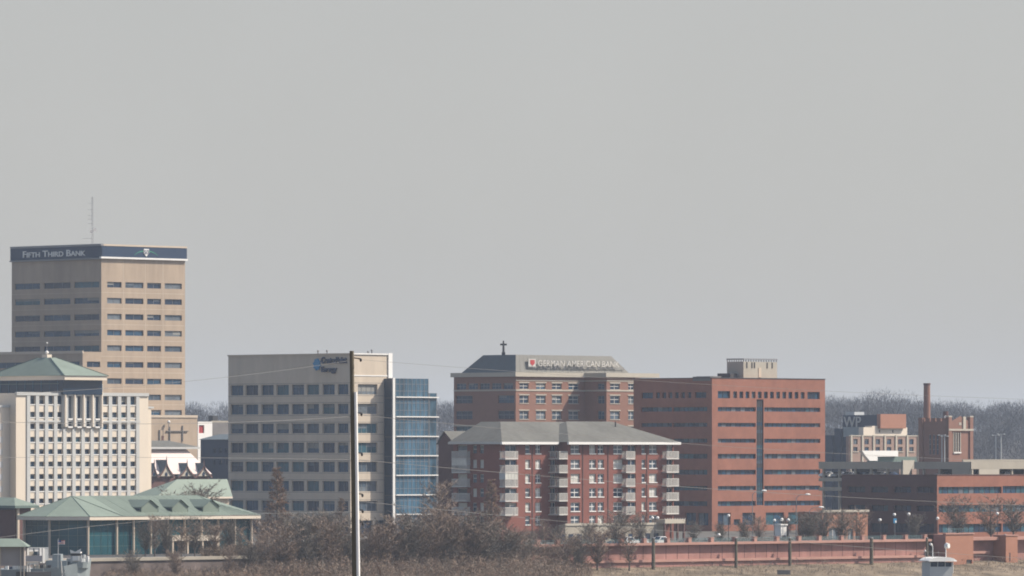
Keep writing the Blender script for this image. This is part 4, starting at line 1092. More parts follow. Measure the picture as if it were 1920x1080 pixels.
# crenellated brick tower with chimney
fr = Fr(1777, 1850); RF, LF = Face(fr, 'R'), Face(fr, 'L'); P = fr.P
t = thing('crenellated_hall', 'dark red brick hall with battlements, tall lancet windows and pale stone trim', 'hall', P(0, 0, G0))
a1, b1 = fr.sa(1823), fr.sb(1725)
hr = [RF.rect(1788.5 + 4.2 * k, 1791.5 + 4.2 * k, 812, 847) for k in range(3)]
hl = [LF.rect(1742 + 7 * k, 1745.5 + 7 * k, 815, 852) for k in range(3)]
mb = MB(); walls(mb, fr, 0, a1, 0, b1, G0, fr.z(790), brickg, hr, hl, depth=.3)
for q0, q1 in ((0, 1.4), (a1 - 1.4, a1)): mb.fbox(RF, q0, q1, G0, fr.z(782), -.4, .8, brickg); mb.fbox(RF, q0 - .05, q1 + .05, fr.z(782), fr.z(779.5), -.45, .85, stone)
for k in range(5): q = b1 * (k + .25) / 5; mb.fbox(LF, q, q + 1.6, fr.z(790), fr.z(784), 0, .5, brickg)
mb.fbox(LF, b1 - 1.3, b1 + .2, G0, fr.z(783), -.5, .5, brickg)
mb.poly([RF.P(1.4, fr.z(790), -.02), RF.P(a1 - 1.4, fr.z(790), -.02), RF.P(a1 / 2, fr.z(780), -.02)], brickg)
mb.fbox(RF, a1 - 4.3, a1 - 3.1, fr.z(806), fr.z(781), -.3, -.05, stone)
mb.build('wall', t)
mb = MB(); mb.fbox(RF, 0, a1, fr.z(807.5), fr.z(804), -.5, -.41, stone); mb.fbox(RF, hr[0][0] - .3, hr[-1][1] + .3, fr.z(850), fr.z(847.5), -.3, -.01, white)
for h in hr: mb.fbox(RF, h[0] - .3, h[0] - .02, h[2], h[3] + .3, -.12, -.01, stone)
mb.fbox(RF, hr[-1][1] + .02, hr[-1][1] + .3, hr[0][2], hr[0][3] + .3, -.12, -.01, stone)
mb.fbox(RF, a1 / 2 - .5, a1 / 2 + .5, fr.z(797), fr.z(792), -.1, -.03, stone); mb.build('stone_trim', t)
for h in hr: pane(t, RF, h, .25, pick((3, 1, 1, 1, 2)), offw, 0, 3)
for h in hl: pane(t, LF, h, .25, pick((3, 3, 1, 0, 2)), offw, 0, 3)
mb = MB(); p_ = P(a1 * .45, 5, 0); mb.tube((p_[0], p_[1], fr.z(792)), (p_[0], p_[1], fr.z(771)), .75, .75, brickd, 8); mb.ball((p_[0] - .2, p_[1] - 2.5, fr.z(782)), .5, white); mb.build('roof_vent', t)
fr = Fr(1738, 1885); p_ = fr.P(0, 0, G0)
mb = MB(); mb.tube(p_, (p_[0], p_[1], fr.z(722)), 1.35, .95, brickg, 14); mb.tube((p_[0], p_[1], fr.z(722)), (p_[0], p_[1], fr.z(718.5)), 1.08, 1.08, brickd, 14)
tag(mb.build('chimney_stack', None, p_), 'tall tapering red brick chimney standing alone behind the battlemented hall', 'chimney')

# ------------------------------------------------------------------ flood wall
fr = Fr(1740, 1340)
a_, y_ = fr.x, fr.y
# re-seat the frame origin exactly on the wall line
fr.x = 87.1; fr.y = fr.x + CL; P = fr.P; WF_ = Face(fr, 'R', 0)
zTop, zLed, zLedB = ZZ(1010.5, 1340), ZZ(1040.5, 1340), ZZ(1045, 1340)
t = thing('flood_wall', 'long red brick flood wall with coping, ledge and short piers above the river bank', 'flood wall', P(0, 0, .5))
wA0 = Face(fr,'R',0).t(978); wB0 = -330
mb = MB()
mb.fbox(WF_, wA0, -.01, -2, zTop - .5, 0, 1.19, mat('flood wall brick', (.32, .165, .14), var=.3, scale=.3)); fwb = MATS['flood wall brick']
for k in range(40): q = -.3 - k * 3.3; mb.fbox(WF_, q - .05, q + .05, zLed, zTop - .5, -.03, -.002, brickd)
mb.build('wall', t)
mb = MB(); mb.fbox(WF_, wA0, -.01, zTop - .48, zTop, -1.1, 1.5, mat('flood wall coping', (.42, .235, .19), var=.15)); fwc = MATS['flood wall coping']; mb.build('coping', t)
mb = MB(); mb.fbox(WF_, wA0, -.01, zLedB, zLed, -.75, -.01, fwc)
mb.fbox(WF_, wA0, -.01, -2, zLedB - .01, -.35, -.012, fwb); mb.build('ledge', t)
# piers and railing
px_p = [1010, 1048, 1085, 1128, 1168, 1210, 1254, 1294, 1336, 1380, 1417, 1459, 1500, 1538, 1580, 1619, 1659, 1700, 1736]
tp = [Face(fr, 'R', -.9).t(x) for x in px_p]
tp = [tp[0] - 4.6] + tp
for q in tp:
    m_ = MB(); m_.fbox(WF_, q - .42, q + .42, zTop + .002, zTop + .85, -.9, 0, fwc); m_.fbox(WF_, q - .48, q + .48, zTop + .85, zTop + .97, -.96, .06, fwc); m_.build('pier', t)
railm = mat('blue green railing', (.14, .24, .26), var=.05)
mb = MB()
for i in range(len(tp) - 1):
    a, b = tp[i] + .43, tp[i + 1] - .43
    for z in (.75, .45, .15): mb.fbox(WF_, a, b, zTop + z - .03, zTop + z + .03, -.5, -.44, railm)
    n_ = int((b - a) / .5)
    for k in range(1, n_): q = a + (b - a) * k / n_; mb.fbox(WF_, q - .02, q + .02, zTop, zTop + .75, -.5, -.45, railm)
mb.build('railing', t)
# lit buttress, recess and pillar on the right
t = thing('wall_buttress', 'sunlit orange brick buttress with a dark doorway at the right end of the flood wall', 'buttress', P(0, 0, .5))
BF = Face(fr, 'R', -3.4); qa = BF.t(1773); qb = BF.t(1825); zB = ZZ(1002, 1340)
hh = [(BF.t(1812), BF.t(1822.5), .2, ZZ(1050, 1340))]
mb = MB(); facade(mb, BF, qa, qb, -2, zB, hh, bricko, .4)
mb.poly([P(qa, -3.4, -2), P(qa, -.01, -2), P(qa, -.01, zB), P(qa, -3.4, zB)], fwb)
mb.poly([P(qb, -3.4, -2), P(qb, 2, -2), P(qb, 2, zB), P(qb, -3.4, zB)], bricko)
mb.poly([P(qa, -3.4, zB), P(qb, -3.4, zB), P(qb, 2, zB), P(qa, 2, zB)], fwc)
mb.fbox(Face(fr, 'R', 0), qa, qb, -2, zB - .02, 1.9, 2.2, fwb); mb.build('wall', t)
dm = MB(); h = hh[0]; dm.fbox(BF, h[0], h[1], h[2], h[3], .35, .4, steeld)
for k in range(6): dm.fbox(BF, h[0], h[1], h[2] + .28 * k, h[2] + .28 * k + .04, .3, .349, steel)
dm.build('grille', t)
mb = MB(); mb.fbox(BF, qa - .2, qb + .2, zB, zB + .25, -.2, .6, fwc)
for k in range(14): q = qa + (qb - qa) * k / 13; mb.fbox(BF, q - .03, q + .03, zB + .25, zB + 1.1, 0, .06, railm)
mb.fbox(BF, qa, qb, zB + 1.1, zB + 1.16, 0, .06, railm); mb.build('parapet', t)
t = thing('recessed_wall', 'shaded recessed section of brick wall between the buttress and the right hand pillar', 'wall', P(qb, 0, .5))
RC = Face(fr, 'R', .8); r1 = RC.t(1888)
mb = MB(); mb.fbox(RC, qb + .01, r1 + 40, -2, ZZ(1012, 1360), 0, 1, fwb); mb.build('wall', t)
mb = MB(); mb.fbox(RC, qb + .01, r1 + 40, ZZ(1011.9, 1360), ZZ(1006, 1360), -1.8, 1, fwc); mb.fbox(RC, qb + .02, RC.t(1852), ZZ(1037, 1360), ZZ(1032, 1360), -.6, -.01, fwc); mb.build('coping', t)
t2 = thing('brick_pillar', 'square sunlit brick pillar near the right edge of the flood wall', 'pillar', P(r1, -2.8, .5))
PIL = Face(fr, 'R', -2.8); p0, p1 = PIL.t(1886), PIL.t(1908)
mb = MB(); mb.fbox(PIL, p0, p1, -2, ZZ(1003, 1370), 0, 3.55, bricko); mb.build('shaft', t2)
mb = MB(); mb.fbox(PIL, p0 - .15, p1 + .15, ZZ(1003, 1370) + .002, ZZ(1001, 1370), -.15, 3.7, fwc); mb.build('cap', t2)
mb = MB(); mb.fbox(PIL, p0 + 1.1, p0 + 1.5, ZZ(1050, 1370), ZZ(1034, 1370), -.06, -.003, brickd); mb.build('marker', t2)

t = thing('embankment_wall', 'low dark brown embankment wall below the glass pavilion, mostly hidden in brush', 'retaining wall', P(wA0 - 40, 0, .5))
mb = MB(); mb.fbox(WF_, wB0, wA0 - .01, -2, G0 - .35, 0, 1.2, mat('brown weathered wall', (.15, .12, .11), var=.35, scale=.25)); mb.build('wall', t)
mb = MB(); mb.fbox(WF_, wB0, wA0 - .01, G0 - .34, G0 + .25, -.3, 1.3, conc); mb.build('coping', t)
# mooring posts along the wall
pw = {'small': None}
for i, (x, w_, y1, lab, dd) in enumerate((
        (1225, .42, 1058, 'grey wooden post standing against the wall, leftmost of the tall posts, with sunlit edge', 1318 - 45),
        (1380, .38, 1065, 'thin grey post against the flood wall, second of the tall posts from the left', 1290),
        (1481, .40, 1069, 'dark grey post against the flood wall, third from the left, beside a low concrete block', 1302),
        (1634, .46, 1069, 'stout grey post against the flood wall, fourth from the left', 1318),
        (1738, .34, 1060, 'slim pale post in front of the shaded return beside the buttress', 1330),
        (1884, .36, 1064, 'slim grey post just left of the square brick pillar', 1350))):
    k = (x - 960) / FOC; yy = CL / (1 - k) - 3.4; zt = ZZ(1009 if x != 1884 else 1003, yy)
    p_ = (W(x, yy), yy, ZZ(y1, yy) - 1.2)
    m_ = MB(); m_.tube(p_, (p_[0], p_[1], zt), w_ * .9, w_ * .75, wood, 8); m_.tube((p_[0], p_[1], zt), (p_[0], p_[1], zt + .15), w_ * .85, w_ * .6, steel, 8)
    o = m_.build('mooring_post', None, p_); tag(o, lab, 'post', 'tall posts standing along the flood wall')
yy = 1290; p_ = (W(1468, yy), yy - 4, ZZ(1072, yy) - .5); 
class OF:
    def __init__(s, x, y): s.x = x; s.y = y
    def P(s, a, b, z): return (s.x + a, s.y + b, z)
mb = MB(); mb.box(OF(p_[0], p_[1]), -1.3, 1.3, -.6, .6, p_[2], p_[2] + .9, concd); tag(mb.build('mooring_block', None, p_), 'low grey concrete block on the bank beside the third tall post', 'concrete block')
# ------------------------------------------------------------------ bare trees
def tree_meshes(seed, h, spread, bark, tw, levels=4, kind='round', tw_w=.03, ntw=7):
    rnd = random.Random(seed); tr = MB(); cr = MB(); kt = cr._m(tw)
    def twigs(p, d, n, ln):
        for _ in range(n):
            v = Vector((rnd.gauss(0, 1), rnd.gauss(0, 1), rnd.gauss(.35, .8))).normalized() * .75 + d * .6
            v.normalize(); L_ = ln * rnd.uniform(.5, 1.2); e = p + v * L_
            w = v.cross(Vector((rnd.uniform(-1, 1), rnd.uniform(-1, 1), rnd.uniform(-1, 1)))).normalized() * tw_w * rnd.uniform(.6, 1.3)
            q = p + v * L_ * .5 + Vector((rnd.uniform(-.1, .1),) * 3) * L_
            i = len(cr.v); cr.v += [tuple(p - w), tuple(p + w), tuple(q + w * .7), tuple(e), tuple(q - w * .7)]
            cr.f.append((i, i + 1, i + 2, i + 3, i + 4)); cr.mi.append(kt)
    if kind == 'round':
        # several leaders rising from a short trunk, side limbs filling an oval crown
        H0 = h * rnd.uniform(.14, .22); tr.tube((0, 0, 0), (0, 0, H0), h * .02, h * .016, bark, 7)
        nl = levels; cz = h * .60; rz_ = h * .42; rx = h * .33 * spread
        for i in range(nl):
            an = 2 * math.pi * (i + rnd.random() * .5) / nl; ln = rnd.uniform(.05, .32) if i else .02
            p = Vector((0, 0, H0)); d = Vector((math.cos(an) * ln, math.sin(an) * ln, 1)).normalized(); top = h * rnd.uniform(.80, .99) - h * ln * .5
            n = 7; stp = (top - H0) / n; r = h * .011
            for k in range(n):
                d = (d + Vector((rnd.gauss(0, .09), rnd.gauss(0, .09), .05))).normalized(); q = p + d * stp
                tr.tube(p, q, r, r * .8, bark, 5, False); r *= .8
                for _ in range(4):
                    a2 = rnd.random() * 6.28; f = rnd.random(); s0 = p + (q - p) * f
                    dd = Vector((math.cos(a2), math.sin(a2), rnd.uniform(.35, 1.1))).normalized()
                    e2 = 1 - ((s0.z - cz) / rz_) ** 2; L2 = rx * math.sqrt(max(.08, e2)) * rnd.uniform(.3, 1.2)
                    mid = s0 + dd * L2 * .5; dd2 = (dd + Vector((0, 0, .25))).normalized(); e = mid + dd2 * L2 * .5
                    cr.tube(s0, mid, r * .5 + .012, .03, tw, 3, False); cr.tube(mid, e, .03, .014, tw, 3, False)
                    for g_ in (.35, .6, .8, 1.0):
                        c_ = s0 + dd * L2 * g_ if g_ <= .5 else mid + dd2 * L2 * (g_ - .5); twigs(c_, dd2, ntw, h * .085)
                p = q
    else:    # conical bald cypress
        tr.tube((0, 0, 0), (0, 0, h * .98), h * .016, h * .003, bark, 6)
        n = 95
        for i in range(n):
            f = .12 + .86 * i / n; z = h * f; R_ = spread * h * (1 - f) ** .8 * (.9 if f > .25 else .6) * rnd.uniform(.7, 1.1) + .3
            an = rnd.random() * 6.28; d = Vector((math.cos(an), math.sin(an), .45)).normalized(); p = Vector((0, 0, z)); e = p + d * R_
            cr.tube(p, e, .05, .02, bark, 3, False)
            for q in (.3, .5, .7, .85, 1): twigs(p + d * R_ * q, d, ntw, R_ * .42 + .35)
    return tr.mesh('trunk'), cr.mesh('crown')
KINDS = {}
def kind(nm, *a, **k):
    KINDS[nm] = tree_meshes(*a, **k)
kind('A', 11, 10, 1.0, barkg, twig, levels=4, ntw=4); kind('B', 23, 10, 1.1, barkg, twigg, levels=5, ntw=5); kind('C', 35, 10, .8, barkg, twig, levels=3, ntw=4)
kind('Y', 41, 14, .17, barkg, twigr, kind='cone', ntw=6, tw_w=.042); kind('Z', 52, 14, .20, barkg, twig, kind='cone', ntw=4, tw_w=.035)
kind('D', 61, 10, 1.15, barkg, twigg, levels=5, ntw=7); kind('E', 75, 10, .95, barkg, twig, levels=5, ntw=4)
TH = {'A': 10., 'B': 10., 'C': 10., 'D': 10., 'E': 10., 'Y': 14., 'Z': 14.}
for kk, (a, b) in KINDS.items(): TH[kk] = max(v.co.z for v in b.vertices)
def tree(nm, px, ytop, D, label, grp='bare trees along the waterfront', name='bare_tree', base=None, wide=1.0):
    x = W(px, D); s_ = D - x - CL
    zb = base if base is not None else (G0 if s_ > 0 else 1.0 + s_ * .16 / 1.414)
    hh = ZZ(ytop, D) - zb; sc = hh / TH[nm]
    r = thing(name, label, 'tree', (x, D, zb - .1), grp)
    r.rotation_euler = (0, 0, random.random() * 6.28); r.scale = (sc * wide, sc * wide, sc)
    for n_, me in (('trunk', KINDS[nm][0]), ('crown', KINDS[nm][1])):
        o = bpy.data.objects.new(n_, me); COL.objects.link(o); o.parent = r
    return r
TR = [
 ('Y', 520, 872, 1290, 'tall narrow rust brown cypress rising in front of the office block windows', 1.15),
 ('B', 560, 955, 1260, 'rounded dark bare tree at the foot of the tall cypress', 1.3),
 ('D', 606, 945, 1275, 'broad dark bare tree before the office block, just left of the utility pole', 1.3),
 ('Z', 640, 930, 1255, 'slender brown bare tree touching the left side of the utility pole', 1.2),
 ('A', 700, 985, 1240, 'low brown bare tree just right of the utility pole', 1.3),
 ('C', 742, 958, 1230, 'brown bare tree at the foot of the white glass tower column', 1.3),
 ('E', 785, 935, 1225, 'wide brown bare tree below the glass tower', 1.2),
 ('C', 822, 895, 1300, 'rust brown cypress hiding the left gable of the apartments', 1.5),
 ('Y', 922, 895, 1300, 'pointed rust cypress at the apartments corner balconies', 1.2),
 ('E', 872, 950, 1235, 'large purple brown bare tree before the shaded apartment wall', 1.4),
 ('D', 1000, 985, 1262, 'grey bare tree on the bank below the first sunlit apartment windows', 1.3),
 ('B', 1045, 980, 1270, 'dark twiggy tree overlapping the left end of the visible flood wall', 1.1),
 ('D', 1100, 970, 1275, 'bushy dark tree in front of the apartment podium', 1.2),
 ('B', 1155, 950, 1282, 'wide dark bare tree with forked trunk before the apartment podium', 1.6),
 ('D', 950, 975, 1240, 'dense brown bare tree below the corner balconies on the bank', 1.4),
 ('A', 1425, 958, 1360, 'grey bare tree in front of the red office stair window', 1.4),
 ('D', 1512, 950, 1350, 'broad dark bare tree at the right corner of the red office', 1.7),
 ('B', 1580, 950, 1335, 'spreading bare tree before the small orange brick building, left one', 1.3),
 ('A', 1612, 945, 1340, 'spreading bare tree at the right end of the small orange brick building', 1.2),
 ('B', 1795, 925, 1385, 'bare tree before the low brick office ribbon windows, above the buttress', 1.3),
 ('A', 1858, 918, 1390, 'larger bare tree above the shaded wall recess at the right edge', 1.4),
 ('D', 1395, 970, 1365, 'small dense dark tree left of the red office stair window', 1.2),
 ('D', 381, 893, 1370, 'grey brown round tree in front of the pale green roof', 1.5),
 ('C', 290, 960, 1200, 'reddish brown bare tree crossing the pavilion columns', 1.0),
 ('A', 340, 975, 1195, 'thin bare tree before the pavilion entrance canopy', 1.3),
 ('E', 400, 968, 1200, 'brown bare tree near the right end of the pavilion', 1.2),
 ('C', 450, 985, 1205, 'bare tree just beyond the pavilion roof tip', 1.2),
 ('A', 488, 960, 1215, 'bare tree between the pavilion and the tall cypress', 1.2),
 ('B', 272, 975, 1200, 'dusky bare tree before the third lit pavilion column', 1.0),
 ('D', 312, 958, 1205, 'dense dusky tree whose top overlaps the pavilion eave', .9),
 ('B', 365, 962, 1203, 'bare tree rising over the pavilion entrance canopy', 1.1),
 ('D', 428, 965, 1207, 'dark bare tree hiding the last pavilion columns', 1.1),
 ('D', 1470, 958, 1375, 'dark twiggy tree directly behind the white kiosk', 1.2),
 ('B', 1545, 948, 1345, 'grey bare tree at the left end of the small orange brick building', 1.1),
 ('D', 1350, 972, 1350, 'low dark tree at the brick corner of the red office', 1.1),
 ('B', 1300, 972, 1345, 'low grey tree just right of the apartment portico', 1.2),
 ('D', 1712, 955, 1400, 'dim bare tree against the shaded side of the low brick office', 1.2),
 ('B', 1900, 930, 1405, 'bare tree cut by the right edge before the low brick office', 1.2),
 ('B', 1200, 955, 1300, 'grey bare tree left of the twin globe lamp', 1.1),
 ('A', 1020, 962, 1300, 'small grey tree against the apartment brick beneath its third balcony', .9),
]
BT = [(500, 985), (535, 965), (575, 945), (598, 960), (622, 950), (645, 960), (685, 965), (712, 958), (768, 950), (815, 940), (848, 935), (895, 945), (1060, 985), (1120, 975), (1085, 990), (1180, 985), (610, 1010), (655, 1000), (690, 992), (720, 1000), (755, 985), (780, 975), (805, 968), (835, 975), (860, 962), (885, 970), (912, 965), (938, 975), (962, 985), (985, 995), (1010, 1005), (1035, 1012), (470, 1010), (430, 1015), (330, 1020), (250, 1025), (540, 1012)]
for i, (px, yt) in enumerate(BT):
    k = (px - 960) / FOC; TR.append(('AEDCEB'[i % 6], px, yt, CL / (1 - k) - 3 - (i * 7 % 9), 'leafless thicket tree growing on the river bank below the wall', 1.25))
for nm, px, yt, D, lab, wd in TR:
    k = (px - 960) / FOC; Dw = CL / (1 - k)
    base = None; gp = 'bare thicket trees on the river bank' if 'thicket' in lab else 'bare trees along the waterfront'
    if D < Dw + .5: D = Dw - 5 if D > Dw - 40 else D
    tree(nm, px, yt, D, lab, gp, wide=wd)
# evergreen by the office entrance
mb = MB(); rnd = random.Random(5); p_ = (W(567, 1240), 1240, G0)
dg = mat('dark evergreen', (.03, .045, .035), var=.3)
for i in range(900):
    f = rnd.random(); an = rnd.random() * 6.28; R_ = 1.5 * (1 - f) * rnd.uniform(.5, 1); c_ = Vector((p_[0] + R_ * math.cos(an), p_[1] + R_ * math.sin(an), p_[2] + .3 + 5 * f))
    v = [c_ + Vector((rnd.uniform(-.25, .25), rnd.uniform(-.25, .25), rnd.uniform(-.2, .2))) for _ in range(3)]; mb.poly(v, dg)
r = thing('evergreen_tree', 'small dark evergreen beside the red banner area left of the pole', 'tree', p_)
mb.build('crown', r); m_ = MB(); m_.tube(p_, (p_[0], p_[1], p_[2] + 4), .12, .04, barkg); m_.build('trunk', r)

# riverbank brush (uncountable)
mb = MB(); rnd = random.Random(9); kb = [mb._m(twig), mb._m(reed), mb._m(twigg), mb._m(twigr)]
def stalk(x, y, z, h, w, k, lean=.35):
    d = Vector((rnd.gauss(0, lean), rnd.gauss(0, lean), 1)).normalized()
    s_ = Vector((rnd.uniform(-1, 1), rnd.uniform(-1, 1), 0)).normalized() * w
    p = Vector((x, y, z)); q = p + d * h * .55; e = q + (d + Vector((rnd.gauss(0, .3), rnd.gauss(0, .3), 0))).normalized() * h * .5
    i = len(mb.v); mb.v += [tuple(p - s_), tuple(p + s_), tuple(q + s_ * .7), tuple(e), tuple(q - s_ * .7)]; mb.f.append((i, i + 1, i + 2, i + 3, i + 4)); mb.mi.append(k)
    if h > 1.2:      # tangled side twigs through the height of the bush
        for _ in range(int(5 + h * 2.2)):
            f = rnd.random() ** .8; c = p + d * h * f + Vector((rnd.gauss(0, .45), rnd.gauss(0, .45), 0)); L_ = rnd.uniform(.35, .95)
            v = Vector((rnd.gauss(0, 1), rnd.gauss(0, 1), rnd.uniform(-.1, 1.3))).normalized(); t_ = v.cross(Vector((rnd.uniform(-1, 1), rnd.uniform(-1, 1), rnd.uniform(-1, 1)))).normalized() * rnd.uniform(.02, .05)
            i = len(mb.v); mb.v += [tuple(c - t_), tuple(c + t_), tuple(c + v * L_)]; mb.f.append((i, i + 1, i + 2)); mb.mi.append(k)
def bankz(s_, w_): return terrain(s_, w_)
def brush(n, px0, px1, s0, s1, hfun, w=.06, kk=(0, 0, 1, 2)):
    for _ in range(n):
        px = rnd.uniform(px0, px1); s_ = rnd.uniform(s0, s1); k = (px - 960) / FOC; y = (CL + s_ * 1.4142) / (1 - k); x = k * y
        cl = math.sin(x * .35 + 1.3 * s_) * .5 + math.sin(x * .13 + .4) * .5
        h = hfun(px) * rnd.uniform(.45, 1.0) * (1 + .25 * cl)
        if h < .3: continue
        stalk(x, y, bankz(s_, (x + y) * R2) - .1, h, w, rnd.choice([kb[i] for i in kk]))
        if False:
            for _k in range(3):
                fz = rnd.uniform(.3, .9); stalk(x + rnd.gauss(0, .4), y + rnd.gauss(0, .4), bankz(s_, 0) + h * fz * .9, h * .32, w * .8, rnd.choice([kb[i] for i in kk]), .7)
def hmass(px):
    if px < 560: return 2.2 + 1.5 * max(0, (px - 380) / 180)
    if px < 720: return 3.5 + 3 * (px - 560) / 160
    if px < 1000: return 7.2 - 1.2 * abs(px - 860) / 140
    if px < 1140: return 5.8 - 4.6 * (px - 1000) / 140
    return 1.0
brush(2900, 600, 1110, -11, -1.5, lambda p: hmass(p) * .78, .03, (0, 0, 1, 2, 3))
brush(3300, 200, 660, -9, -1.0, hmass, .03, (0, 0, 1, 2, 3))
brush(1800, 380, 700, 1.5, 5, lambda p: 2.8, .05)
brush(2600, 420, 1060, -16, -8, lambda p: 2.6 if p > 640 else 1.6, .03, (0, 1, 2, 3))
brush(2500, 1275, 1560, 3, 9, lambda p: 2.4, .04, (0, 2, 2))
brush(1200, 1560, 1760, 5, 9, lambda p: 1.6, .04, (0, 2, 2))
o = mb.build('riverbank_brush'); struct(o, 'stuff')
mb = MB(); kb = [mb._m(reed), mb._m(mat('dry straw grass', (.21, .165, .12), var=.4)), mb._m(twigg)]
brush(7000, 150, 1925, -15, .4, lambda p: .6, .04, (0, 1, 1, 2))
brush(500, 1130, 1925, -12, .6, lambda p: 1.6, .03, (2, 2, 0))
o = mb.build('dry_grass'); struct(o, 'stuff')

# far woodland (reads as one mass)
mb = MB(); rnd = random.Random(3); kf = mb._m(farw)
def fartree(x, y, z, h, r, n=70):
    mb.tube((x, y, z - 2), (x, y, z + h * .6), .3, .1, farw, 3, False)
    for _ in range(n):
        while True:
            a, b, c = rnd.uniform(-1, 1), rnd.uniform(-1, 1), rnd.uniform(-1, 1)
            if a * a + b * b + c * c < 1: break
        cx, cy, cz = x + a * r, y + b * r, z + h * (.62 + .38 * c)
        d = Vector((a + rnd.gauss(0, .4), b + rnd.gauss(0, .4), .9 + c * .4 + rnd.gauss(0, .3))).normalized(); L_ = rnd.uniform(1.2, 2.6)
        s_ = d.cross(Vector((rnd.uniform(-1, 1), rnd.uniform(-1, 1), rnd.uniform(-1, 1)))).normalized() * rnd.uniform(.05, .12)
        i = len(mb.v); p = Vector((cx, cy, cz)); mb.v += [tuple(p - s_), tuple(p + s_), tuple(p + d * L_)]; mb.f.append((i, i + 1, i + 2)); mb.mi.append(kf)
for (x0, x1, n) in ((325, 450, 60), (800, 880, 40), (1530, 1935, 300), (-150, 325, 90), (450, 800, 75), (880, 1530, 150), (1935, 2200, 60)):
    for i in range(n):
        f = rnd.random(); D = 2350 + 1400 * f ** .7; px = rnd.uniform(x0, x1); x = W(px, D); zb = G0 + hills(x, D)
        h = rnd.uniform(13, 19) * (1 if not (1600 < px < 1720 and f > .7) else 1.25)
        fartree(x, D, zb, h, h * .42, 300)
# larger trees that break the skyline
for px, yt, D in ((1597, 750, 2900), (1618, 746, 2950), (1648, 741, 2900), (1666, 740, 2950), (1690, 744, 2980), (1562, 752, 3100), (1722, 752, 3200), (1760, 758, 3300), (1825, 757, 3300), (1870, 756, 3350), (1915, 750, 3300), (1575, 756, 3300), (365, 765, 3300), (349, 757, 3300), (1634, 744, 3000)):
    x = W(px, D); zb = G0 + hills(x, D); h = ZZ(yt, D) - zb; fartree(x, D, zb, h, 6, 420)
o = mb.build('far_woodland'); struct(o, 'stuff')

# ------------------------------------------------------------------ utility pole and wires
D = 300; px0 = 663
pb_ = (W(672, D), D, 3.9); pt = (W(659.5, D), D, ZZ(658, D))
t = thing('utility_pole', 'tall weathered wooden utility pole in the foreground crossing the whole office block', 'utility pole', pb_)
def onpole(y): 
    f = (ZZ(y, D) - pb_[2]) / (pt[2] - pb_[2]); return pb_[0] + (pt[0] - pb_[0]) * f
mb = MB(); mb.tube(pb_, pt, .135, .10, wood, 14); mb.build('shaft', t)
mb = MB(); mb.tube((pb_[0] + .20, D - .08, pb_[2]), (onpole(735) + .16, D - .08, ZZ(735, D)), .105, .075, mat('bright white conduit', (.95, .95, .93), var=0), 10)  # white tube added to imitate the pole's sunlit right side
mb.build('painted_sun_edge', t)
mb.v = []
def bracket(y, w_=.3):
    m_ = MB(); x = onpole(y); m_.tube((x + .1, D, ZZ(y, D)), (x + .1 + w_, D, ZZ(y + 1.5, D)), .03, .03, steeld, 5); m_.ball((x + .12 + w_, D, ZZ(y + 4, D)), .06, steeld, 6, 4, 1.5); m_.build('insulator_bracket', t)
for y in (671, 773, 848, 925, 955, 978): bracket(y)
def wire(p0, p1, sag, label, r=.012, n=28):
    mb = MB(); prev = None
    for i in range(n + 1):
        f = i / n; p = [p0[k] + (p1[k] - p0[k]) * f for k in range(3)]; p[2] -= sag * 4 * f * (1 - f)
        if prev: mb.tube(prev, p, r, r, wirem, 4, False)
        prev = p
    o = mb.build('power_line', None, tuple(p0)); tag(o, label, 'power line', 'overhead lines strung from the wooden pole')
wire((onpole(673) + .3, D, ZZ(674, D)), PP(2000, 751, 380), .25, 'thin overhead line running right from the pole top across the sky above the brick roofs', .009)
wire((onpole(673) - .1, D, ZZ(676, D)), PP(-60, 742, 250), .25, 'thin overhead line running left from the pole top across the sky before the tan tower', .009)
wire((onpole(780) + .3, D, ZZ(778, D)), PP(2000, 868, 380), .35, 'second line down, leaving the pole to the right and crossing the apartment eave', .011)
wire((onpole(780) - .1, D, ZZ(781, D)), PP(-60, 789, 250), .22, 'dark line running left from the pole across the hotel third window row', .013)
wire((onpole(862) + .3, D, ZZ(862, D)), PP(2000, 950, 380), .3, 'third line down, crossing the apartment balconies and low brick office', .014)
wire((onpole(862) - .1, D, ZZ(862, D)), PP(-60, 858, 250), -.05, 'faint line running left from the pole across the hotel fifth window row', .010)
wire((onpole(940) + .3, D, ZZ(940, D)), PP(2000, 1052, 380), .2, 'lowest line, leaving the pole to the right over the bare trees and flood wall', .013)
wire((onpole(950) - .1, D, ZZ(960, D)), PP(-60, 1016, 250), -.3, 'lowest line, running left from the pole over the green pavilion roof', .009)

# ------------------------------------------------------------------ street lamps
def lamp(px, yt, D, label, arm=False, globes=1, grp='globe street lamps along the promenade'):
    x = W(px, D); zt = ZZ(yt, D); p_ = (x, D, G0)
    r = thing('street_lamp', label, 'street lamp', p_, 'curved arm street lamps by the road' if arm else grp)
    m_ = MB()
    if arm:
        bx = x - 2.2; m_.tube((bx, D, G0), (bx, D, zt - .8), .11, .08, steel, 6); m_.tube((bx, D, zt - .8), (bx + .7, D, zt - .15), .07, .06, steel, 5); m_.tube((bx + .7, D, zt - .15), (x, D, zt), .06, .05, steel, 5); m_.build('post', r)
        h_ = MB(); h_.ball((x + .3, D, zt), .62, lampw, 8, 6, .35); h_.build('lamp_head', r)
    else:
        m_.tube(p_, (x, D, zt - .2), .09, .06, steeld, 6); m_.tube(p_, (x, D, G0 + .8), .16, .12, steeld, 8)
        off_ = [(0, 0)] if globes == 1 else [(-1.1 * .5, 0), (1.1 * .5, 0)]
        if globes == 2: m_.tube((x - .6, D, zt - .25), (x + .6, D, zt - .25), .05, .05, steeld, 5)
        m_.build('post', r)
        for dx, _ in off_:
            g_ = MB(); g_.ball((x + dx, D, zt), .34, lampw, 10, 7); g_.build('globe', r)
